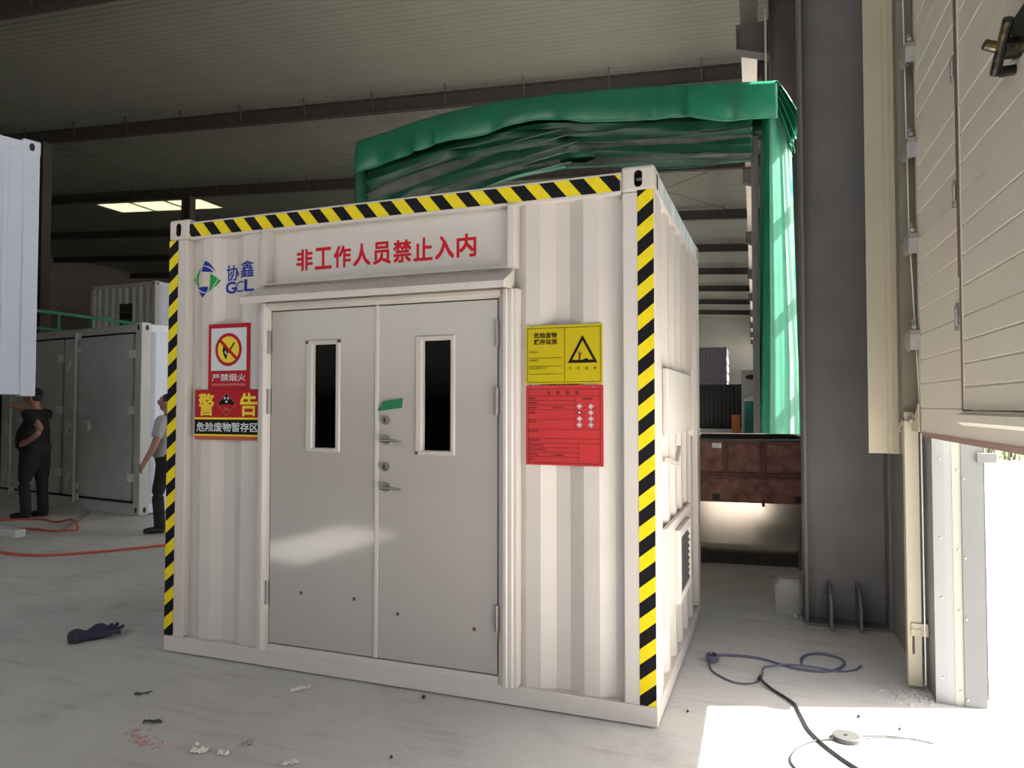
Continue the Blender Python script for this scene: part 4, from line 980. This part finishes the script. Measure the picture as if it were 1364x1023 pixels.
obj('casting_hole', MB().prism([(5.975 + 0.028 * math.cos(a * 0.524), 2.735 + 0.045 * math.sin(a * 0.524)) for a in range(12)], -0.01, 0.0075, 'x'), HOLE, hc)
for n, (t, lab) in enumerate(((1.6, 'steel trestle under the far half of the raised white container'), (4.6, 'steel trestle under the near half of the raised white container'))):
    mb = MB(); yy = 6.06 - t
    mb.box(-2.5, 0.0, yy - 0.08, yy + 0.08, 1.53, 1.69)
    for x in (-2.3, -0.3):
        mb.box(x - 0.06, x + 0.06, yy - 0.06, yy + 0.06, 0.0, 1.53); mb.box(x - 0.06, x + 0.06, yy - 0.5, yy + 0.5, 0.0, 0.08)
    mb.cyl((-2.3, yy, 0.2), (-0.3, yy, 1.4), 0.03, 8)
    o = tag(obj('trestle', mb, COLM, loc=(hc.location.x, hc.location.y, 0)), lab, 'trestle', 'trestles'); o.rotation_euler = (0, 0, R(-16))
# far pair at the right of the white container
fl_ = tag(simple_container('black_container', (-0.35, 48.0, 0), 0, 3.6, 4.5, 3.1, DKBOX, DKBOX), 'black crate-like container far behind the rusty skip', 'container')
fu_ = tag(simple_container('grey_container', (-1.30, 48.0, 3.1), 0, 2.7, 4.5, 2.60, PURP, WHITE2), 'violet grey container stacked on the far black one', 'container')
tag(obj('foam_sheet', MB().box(-2.6, -1.6, 48.4, 49.2, 5.70, 5.82), PALE, bevel=0.02), 'white sheet lying on top of the far violet grey container', 'sheet')
# clutter beside it
mc = tag(empty('machine_cabinet', (0.12, 24, 0)), 'teal machine with white top seen beside the green curtain', 'machine')
obj('cabinet_body', MB().box(0, 0.75, 0, 0.8, 0, 1.75), TEAL, mc, bevel=0.02); obj('cabinet_top', MB().prism([(0, 1.75), (0.75, 1.75), (0.75, 2.05), (0.45, 2.03), (0.0, 1.85)], 0, 0.8, 'y'), PALE, mc, bevel=0.02)
cr = tag(empty('grey_crate', (0.0, 26, 0)), 'grey upright crate with an oval hand hole behind the teal machine', 'crate')
obj('crate_body', MB().box(0, 0.8, 0, 0.7, 0, 3.0), DSTEEL, cr, bevel=0.02)
obj('hand_hole', MB().prism([(0.35 + 0.20 * math.cos(a * 0.524), 2.72 + 0.10 * math.sin(a * 0.524)) for a in range(12)], -0.004, 0.02, 'y'), HOLE, cr)
ob = tag(empty('orange_crate', (-0.30, 23.2, 0)), 'small orange box in front of the teal machine', 'crate')
obj('crate_body', MB().box(0, 0.30, 0, 0.4, 0, 1.2), ORANGE, ob, bevel=0.02); obj('crate_lip', MB().box(-0.02, 0.32, -0.02, 0.42, 1.2, 1.26), ORANGE, ob, bevel=0.01)
# green guard rail on a platform behind the grey container
ga = tag(empty('guard_rail', (-13.15, 6.5, 0)), 'green tube guard rail above the grey side door container', 'railing')
obj('top_tube', MB().tube([(0, 0, 3.50), (0, 3.2, 3.50)], 0.035, 10), GRAIL, ga)
obj('mid_tube', MB().tube([(0, 0, 3.15), (0, 3.2, 3.15)], 0.025, 8), GRAIL, ga)
for y in (0.05, 0.8, 1.6, 2.4, 3.15): obj('rail_post', MB().cyl((0, y, 0), (0, y, 3.5), 0.028, 8), GRAIL, ga)
obj('deck', MB().box(-1.2, 0.05, 0, 3.2, 2.55, 2.62), GRAIL, ga)

# ================================================================== PEOPLE
def loft(mb, secs, n=16):
    """secs: list of (centre, rx(forward), ry(side)) horizontal elliptical rings"""
    v = []
    for (c, rx, ry) in secs:
        v += [(c[0] + rx * math.cos(2*math.pi*i/n), c[1] + ry * math.sin(2*math.pi*i/n), c[2]) for i in range(n)]
    k = len(secs)
    fs = [(j*n+i, j*n+(i+1) % n, (j+1)*n+(i+1) % n, (j+1)*n+i) for j in range(k-1) for i in range(n)] + [tuple(range(n))[::-1], tuple(range((k-1)*n, k*n))]
    return mb.add(v, fs)
def limb(mb, pts, rad, n=12):
    pts2 = spline(pts, 5); m = len(pts) - 1
    rr = []
    for i in range(len(pts2)):
        t = i / (len(pts2) - 1) * m; a = min(int(t), m - 1); f = t - a; rr.append(rad[a] * (1 - f) + rad[a+1] * f)
    return mb.tube(pts2, 0, n, taper=rr)
def ball(mb, c, rx, ry, rz, n=14, k=9):
    secs = []
    for j in range(k + 1):
        a = -math.pi / 2 + math.pi * j / k; q = max(0.02, math.cos(a)); secs.append(((c[0], c[1], c[2] + rz * math.sin(a)), rx * q, ry * q))
    return loft(mb, secs, n)
def remesh(o, vox=0.012):
    md = o.modifiers.new('r', 'REMESH'); md.mode = 'VOXEL'; md.voxel_size = vox; md.use_smooth_shade = True
    ms = o.modifiers.new('s', 'SMOOTH'); ms.iterations = 4; ms.factor = 0.5
    return bake(o)
def hand(mb, w_, d, up, curl=0.4, s=1.0):
    """palm and five fingers from wrist w_, along d, up = back of the hand"""
    d = Vector(d).normalized(); up = Vector(up); up = (up - d * up.dot(d)).normalized(); sd = d.cross(up); w_ = Vector(w_)
    limb(mb, [w_ - d * 0.02, w_ + d * 0.045 * s, w_ + d * 0.085 * s], [0.026 * s, 0.034 * s, 0.030 * s])
    for k, (o_, L) in enumerate(((-0.030, 0.065), (-0.010, 0.080), (0.011, 0.085), (0.031, 0.075))):
        b = w_ + d * 0.075 * s + sd * o_ * s; m1 = b + (d * math.cos(curl * .5) - up * math.sin(curl * .5)) * L * .5 * s
        e = m1 + (d * math.cos(curl * 1.5) - up * math.sin(curl * 1.5)) * L * .5 * s
        limb(mb, [b, m1, e], [0.010 * s, 0.009 * s, 0.0075 * s], 8)
    b = w_ + d * 0.02 * s + sd * 0.028 * s; limb(mb, [b, b + d * 0.03 * s + sd * 0.028 * s - up * 0.01, b + d * 0.065 * s + sd * 0.035 * s - up * 0.02], [0.012 * s, 0.011 * s, 0.009 * s], 8)
def person(loc, rz, lab, fat, arms, shirt, trousers, tilt, cap=False):
    root = tag(empty('person', loc, rz), lab, 'person')
    f = fat
    tors = [((0.0, 0, 0.86), 0.125*f, 0.165), ((0.015, 0, 0.96), 0.135*f, 0.172*f), ((0.03*f, 0, 1.06), 0.135*f, 0.165*f), ((0.02*f, 0, 1.17), 0.125*f, 0.165*f), ((0.0, 0, 1.29), 0.118, 0.175), ((-0.01, 0, 1.38), 0.105, 0.185), ((-0.015, 0, 1.43), 0.085, 0.15), ((-0.01, 0, 1.465), 0.06, 0.08)]
    hx, hz = tilt
    body = MB(); loft(body, tors)
    limb(body, [(-0.012, 0, 1.44), (0.0, 0, 1.50), (0.012 + hx * .3, 0, 1.55)], [0.062, 0.055, 0.055])
    hc_ = Vector((0.025 + hx * .5, 0, 1.625))
    ball(body, hc_, 0.098, 0.075, 0.115); ball(body, hc_ + Vector((0.03, 0, -0.05)), 0.065, 0.055, 0.06)
    a = hz
    def hp_(x, y, z): return hc_ + Vector((x * math.cos(a) - z * math.sin(a), y, x * math.sin(a) + z * math.cos(a)))
    limb(body, [hp_(0.09, 0, 0.02), hp_(0.108, 0, -0.012), hp_(0.118, 0, -0.03), hp_(0.095, 0, -0.038)], [0.012, 0.013, 0.015, 0.012], 8)      # nose
    limb(body, [hp_(0.088, -0.022, -0.062), hp_(0.098, 0, -0.060), hp_(0.088, 0.022, -0.062)], [0.008, 0.011, 0.008], 8)                      # lips
    for sy in (-1, 1):
        limb(body, [hp_(-0.012, sy * 0.072, 0.022), hp_(-0.02, sy * 0.088, 0.0), hp_(-0.005, sy * 0.076, -0.03)], [0.012, 0.014, 0.010], 8)    # ears
        limb(body, [hp_(0.082, sy * 0.045, 0.030), hp_(0.096, sy * 0.028, 0.034), hp_(0.094, sy * 0.012, 0.028)], [0.009, 0.010, 0.009], 8)     # brow
    tr_ = MB(); loft(tr_, [((0.0, 0, 0.80), 0.12*f, 0.165), ((0.0, 0, 0.88), 0.138*f, 0.178), ((0.012, 0, 0.97), 0.145*f, 0.180*f), ((0.02, 0, 1.0), 0.143*f, 0.178*f)])
    sh_ = MB(); loft(sh_, [((0.02, 0, 0.94), 0.150*f, 0.185*f)] + [(c, rx + 0.012, ry + 0.012) for c, rx, ry in tors[2:]])
    shoes = []
    for sy in (-1, 1):
        stp = 0.05 * sy
        pts = [(0, sy * 0.09, 0.88), (0.015 + stp, sy * 0.10, 0.50), (-0.01 + stp, sy * 0.10, 0.10)]
        limb(body, pts, [0.088, 0.055, 0.04]); limb(tr_, [(0, sy * 0.085, 0.86), (0.005 + stp*.4, sy * 0.092, 0.70), (0.018 + stp, sy * 0.10, 0.50), (0.005 + stp, sy * 0.10, 0.30), (-0.01 + stp, sy * 0.10, 0.065)], [0.105*f, 0.092*f, 0.074, 0.068, 0.066])
        s_ = MB(); limb(s_, [(-0.065 + stp, sy * 0.10, 0.045), (0.0 + stp, sy * 0.10, 0.052), (0.10 + stp, sy * 0.105, 0.042), (0.185 + stp, sy * 0.11, 0.034)], [0.040, 0.046, 0.043, 0.030])
        s_.v = [(x, y, max(0.0, z)) for x, y, z in s_.v]; shoes.append(s_)
    for (sh, el, wr_, ud, curl) in arms:
        limb(body, [sh, el, wr_], [0.052, 0.043, 0.028])
        hand(body, wr_, Vector(wr_) - Vector(el) if ud[3] is None else ud[3], ud[:3], curl)
        mid = Vector(sh).lerp(Vector(el), 0.72); limb(sh_, [Vector(sh) + Vector((0, -0.05 if sh[1] > 0 else 0.05, -0.03)), sh, mid], [0.07, 0.070, 0.064])
    remesh(obj('body', body, SKIN, root), 0.010)
    remesh(obj('shirt', sh_, shirt, root), 0.014); remesh(obj('trousers', tr_, trousers, root), 0.014)
    for s_ in shoes: remesh(obj('shoe', s_, SHOE, root), 0.012)
    hr = MB(); ball(hr, hp_(-0.018, 0, 0.022), 0.098, 0.082, 0.108)
    hr.v = [p for p in hr.v]
    ho_ = remesh(obj('hair', hr, HAIR, root), 0.012)
    bm = bmesh.new(); bm.from_mesh(ho_.data)
    bmesh.ops.bisect_plane(bm, geom=bm.verts[:] + bm.edges[:] + bm.faces[:], plane_co=hp_(0.05, 0, 0.03), plane_no=Vector((0.75, 0, -0.65)), clear_outer=True); bm.to_mesh(ho_.data); bm.free()
    if cap:
        cp = MB(); ball(cp, hp_(-0.01, 0, 0.055), 0.106, 0.088, 0.075); cp.grid(lambda u, v: tuple(hp_(0.07 + 0.11 * u, 0.075 * (2*v-1) * (1 - 0.4*u*u), 0.058 - 0.02 * u)), 6, 6)
        obj('cap', cp, CL_BLK, root, smooth=True, solid=0.006)
    return root
FACE = math.atan2(-0.322, -0.947)
p1 = person((-9.22, 3.84, 0), FACE, 'heavy man in black polo, hand on hip, pointing beside the grey container', 1.28,
       [((-0.02, 0.21, 1.40), (-0.27, 0.32, 1.20), (-0.06, 0.29, 1.02), (0.3, 0.9, 0.3, (0.8, -0.35, -0.15)), 0.5),
        ((-0.01, -0.21, 1.40), (0.22, -0.26, 1.42), (0.46, -0.25, 1.50), (0, 0, 1, None), 0.25)], CL_BLK, CL_GRN, (0.02, 0.0), cap=True)
p1.scale = (1.06, 1.06, 1.05)
person((-6.52, 3.52, 0), FACE, 'man in grey T-shirt and black trousers half hidden behind the taped corner', 0.98,
       [((-0.01, 0.205, 1.40), (0.03, 0.27, 1.12), (0.16, 0.27, 0.89), (0.5, 0.8, 0.2, None), 0.6),
        ((-0.01, -0.205, 1.40), (-0.03, -0.26, 1.12), (0.05, -0.26, 0.88), (0.3, -0.9, 0.2, None), 0.6)], CL_GRY, CL_BLK, (-0.02, 0.35))

# ================================================================== THINGS ON THE FLOOR
def cable(name, pts, r_, m, lab, cat, z=None, parent=None):
    p = spline([(x, y, (q[0] if q else 0) + r_) for x, y, *q in pts], 8)
    o = obj(name, MB().tube(p, r_, 8), m, parent, smooth=True)
    if not parent: tag(o, lab, cat)
    return o
cable('power_cable', [(0.19, 1.03), (0.20, 1.11), (0.24, 1.16), (0.31, 1.18), (0.41, 1.19), (0.51, 1.17), (0.60, 1.11), (0.68, 1.07), (0.77, 1.06), (0.85, 1.08), (0.93, 1.15), (0.97, 1.25), (0.96, 1.33), (0.92, 1.37), (0.85, 1.39), (0.78, 1.36), (0.73, 1.27), (0.72, 1.17)], 0.008, BLUEC, 'slate blue cable looped on the floor near the column', 'cable')
cable('power_cable', [(0.18, 1.06), (0.20, 0.90), (0.25, 0.81), (0.34, 0.73), (0.42, 0.74), (0.47, 0.80), (0.49, 0.90), (0.50, 0.99, 0.012), (0.56, 1.05, 0.012), (0.65, 1.09, 0.014), (0.80, 1.085, 0.016), (0.93, 1.11), (1.02, 1.17), (1.06, 1.25)], 0.006, BLUEC, 'thin blue cable curling back beside the looped cable', 'cable')
cable('power_cable', [(0.47, 0.80, 0.010), (0.48, 0.84, 0.010), (0.49, 0.77, 0.010), (0.54, 0.69), (0.60, 0.60), (0.65, 0.51), (0.665, 0.42), (0.68, 0.32), (0.70, 0.21), (0.75, 0.08), (0.83, -0.06), (0.95, -0.22), (1.05, -0.40)], 0.008, BLKC, 'black cable snaking from the shade across the sunlit floor', 'cable')
kt = MB()
for k in range(3): kt.tube([(0.20 + 0.035 * math.cos(a * 0.6 + k), 1.05 + 0.045 * math.sin(a * 0.6 + k), 0.014 + 0.012 * k) for a in range(11)], 0.007, 6)
tag(obj('cable_coil', kt, BLUEC, smooth=True), 'small knot of blue cable against the container base rail', 'cable')
rl = tag(empty('cable_disc', (0.86, 0.185, 0)), 'flat grey round disc with a wire lying in the sun patch', 'disc')
obj('plate', MB().cyl((0, 0, 0.0), (0, 0, 0.022), 0.062, 28), DISC, rl, bevel=0.004); obj('hub', MB().cyl((0, 0, 0.022), (0, 0, 0.027), 0.008, 12), RUBBER, rl)
cable('wire', [(0.0, -0.02, 0.006), (-0.10, -0.045), (-0.18, -0.11), (-0.24, -0.21), (-0.26, -0.33), (-0.20, -0.46)], 0.005, BLKC, '', '', parent=rl)
cable('wire', [(0.04, 0.03, 0.006), (0.12, 0.075), (0.22, 0.10), (0.30, 0.10), (0.38, 0.08)], 0.003, DISC, '', '', parent=rl); cable('wire', [(0.05, 0.01, 0.006), (0.13, 0.06), (0.22, 0.085), (0.31, 0.11)], 0.003, DISC, '', '', parent=rl)
cable('air_hose', [(-9.6, 3.2), (-9.37, 3.47), (-8.96, 3.72), (-8.5, 3.6), (-8.02, 3.45, 0.08), (-7.70, 3.25, 0.0), (-7.9, 3.08), (-8.3, 3.10), (-8.95, 2.85), (-9.0, 2.4), (-8.2, 2.1), (-7.22, 1.94), (-6.70, 1.95), (-6.30, 2.24), (-5.86, 2.78), (-5.3, 3.5)], 0.014, ORHOSE, 'red orange hose winding over the floor by the men', 'hose')
ln = tag(empty('white_lamp_bar', (-8.35, 2.75, 0), R(-8)), 'short white box section bar lying on the floor at the left edge', 'bar')
obj('bar_body', MB().box(-0.35, 0.42, -0.06, 0.06, 0, 0.09), PALE, ln, bevel=0.005); obj('bar_end', MB().box(-0.43, -0.35, -0.06, 0.06, 0, 0.09), RUBBER, ln, bevel=0.005)
ch = tag(empty('steel_angle', (-8.26, 3.70, 0), R(130.9)), 'steel angle bar lying on the floor in front of the grey container', 'bar')
obj('angle_leg', MB().prism([(-0.04, 0), (0.04, 0), (0.04, 0.006), (-0.034, 0.006), (-0.034, 0.07), (-0.04, 0.07)], -0.8, 0.8, 'x'), DSTEEL, ch)
# dark glove-like rag
def lump(name, pts, rad, m, lab, cat):
    mb = MB(); limb(mb, pts, rad, 10); mb.v = [(x, y, max(0.001, z)) for x, y, z in mb.v]
    return tag(obj(name, mb, m, smooth=True), lab, cat)
rg = tag(empty('work_glove', (-3.80, 0.15, 0), R(62)), 'dark violet glove dropped on the floor left of the container', 'glove')
g = MB(); limb(g, [(-0.15, 0, 0.03), (-0.08, 0.01, 0.04), (0.0, 0.0, 0.045), (0.06, 0.0, 0.04)], [0.050, 0.052, 0.055, 0.045], 12)
for k, (dy, L, up) in enumerate(((-0.045, 0.075, 0.02), (-0.016, 0.115, 0.07), (0.016, 0.10, 0.05), (0.045, 0.08, 0.02))): limb(g, [(0.03, dy, 0.035), (0.05 + L * .6, dy * 1.7, 0.035 + up * .6), (0.05 + L, dy * 2.1, 0.02 + up)], [0.021, 0.018, 0.014], 8)
limb(g, [(-0.02, 0.045, 0.035), (0.03, 0.085, 0.03), (0.07, 0.10, 0.025)], [0.02, 0.017, 0.013], 8); g.v = [(x, y * 1.15, max(0.0, (z * 0.85) * (1 + 0.25 * math.sin(40 * x + 25 * y)))) for x, y, z in g.v]
remesh(obj('glove_body', g, RAG, rg), 0.008)
obj('cuff', MB().cyl((-0.165, 0, 0.030), (-0.13, 0, 0.031), 0.030, 14, r2=0.034), BLKC, rg)
# litter
def scrap(x, y, L, wd, a, m, lab, cat, grp, seed):
    r_ = random.Random(seed); n = 7; top = []; bot = []
    for i in range(n + 1):
        t = i / n; top.append((L * (t - .5), wd * (0.5 + 0.5 * r_.random()), 0.004 + 0.014 * r_.random())); bot.append((L * (t - .5), -wd * (0.5 + 0.5 * r_.random()), 0.004 + 0.010 * r_.random()))
    mb = MB(); v = top + bot; mb.add(v, [(i, i + 1, n + 2 + i, n + 1 + i) for i in range(n)])
    o = tag(obj('litter', mb, m, loc=(x, y, 0), solid=0.004), lab, cat, grp); o.rotation_euler = (0, 0, a); return o
for i, (x, y, L, wd, a, m, lab) in enumerate(((-1.95, -0.15, 0.11, 0.016, 0.75, PAPER, 'torn white paper strip on the floor before the left door'),
        (-1.96, -0.90, 0.075, 0.026, 0.3, PAPER, 'crumpled white paper scrap nearest the bottom edge'), (-1.84, -0.89, 0.05, 0.018, 0.2, PAPER, 'small pale crumb right of the crumpled paper scrap'),
        (-1.80, -0.77, 0.055, 0.016, 0.5, CONC, 'grey flake lying behind the crumpled paper scrap'), (-1.50, -0.86, 0.07, 0.018, 0.6, PAPER, 'pale flake at the bottom edge left of centre'),
        (-2.73, -0.48, 0.09, 0.010, 0.9, GRAVEL, 'dark splinter on the floor left of the container corner'), (-2.40, -0.74, 0.09, 0.012, 0.4, GRAVEL, 'dark twig beside the pink crumbs'),
        (-2.02, -0.86, 0.03, 0.008, 0.1, PAPER, 'tiny white shred between pink crumbs and paper'))):
    scrap(x, y, L, wd, a, m, lab, 'litter', 'litter on the floor', i)
mb = MB(); r_ = random.Random(5)
for i in range(55):
    t = r_.random(); x = -2.42 + 0.26 * t + r_.gauss(0, 0.02); y = -0.86 - 0.07 * t + r_.gauss(0, 0.025); s_ = r_.uniform(0.002, 0.008)
    mb.box(x - s_, x + s_, y - s_, y + s_, 0, s_ * 0.8)
tag(obj('pink_crumbs', mb, PINK), 'scatter of pink crumbs on the concrete at the bottom left', 'crumbs', kind='stuff')
mb = MB()
for i in range(160):
    x = 1.27 + r_.gauss(0, 0.07); y = 0.86 + r_.gauss(0, 0.05); s_ = r_.uniform(0.003, 0.009); x = min(x, 1.36)
    mb.box(x - s_, x + s_, y - s_, y + s_, 0, s_)
tag(obj('grit', mb, GRIT), 'pale grit heaped at the foot of the door track', 'grit', kind='stuff')
for i, (x, y, s_) in enumerate(((-1.25, 0.02, 0.012), (-1.10, -0.62, 0.008), (0.12, 0.30, 0.008), (0.95, 0.52, 0.010), (1.12, 0.43, 0.008))):
    bm = bmesh.new(); bmesh.ops.create_icosphere(bm, subdivisions=1, radius=s_); me = bpy.data.meshes.new('pebble'); bm.to_mesh(me); bm.free(); me.materials.append(GRAVEL)
    tag(link('pebble', me, None, (x, y - 0.05, s_ * 0.8)), ('dark pebble by the threshold under the right door', 'dark speck on the floor in front of the right door', 'small pebble beside the container side rail', 'pebble in the sun patch left of the jamb', 'pebble in the sun patch nearest the jamb')[i], 'pebble', 'pebbles')
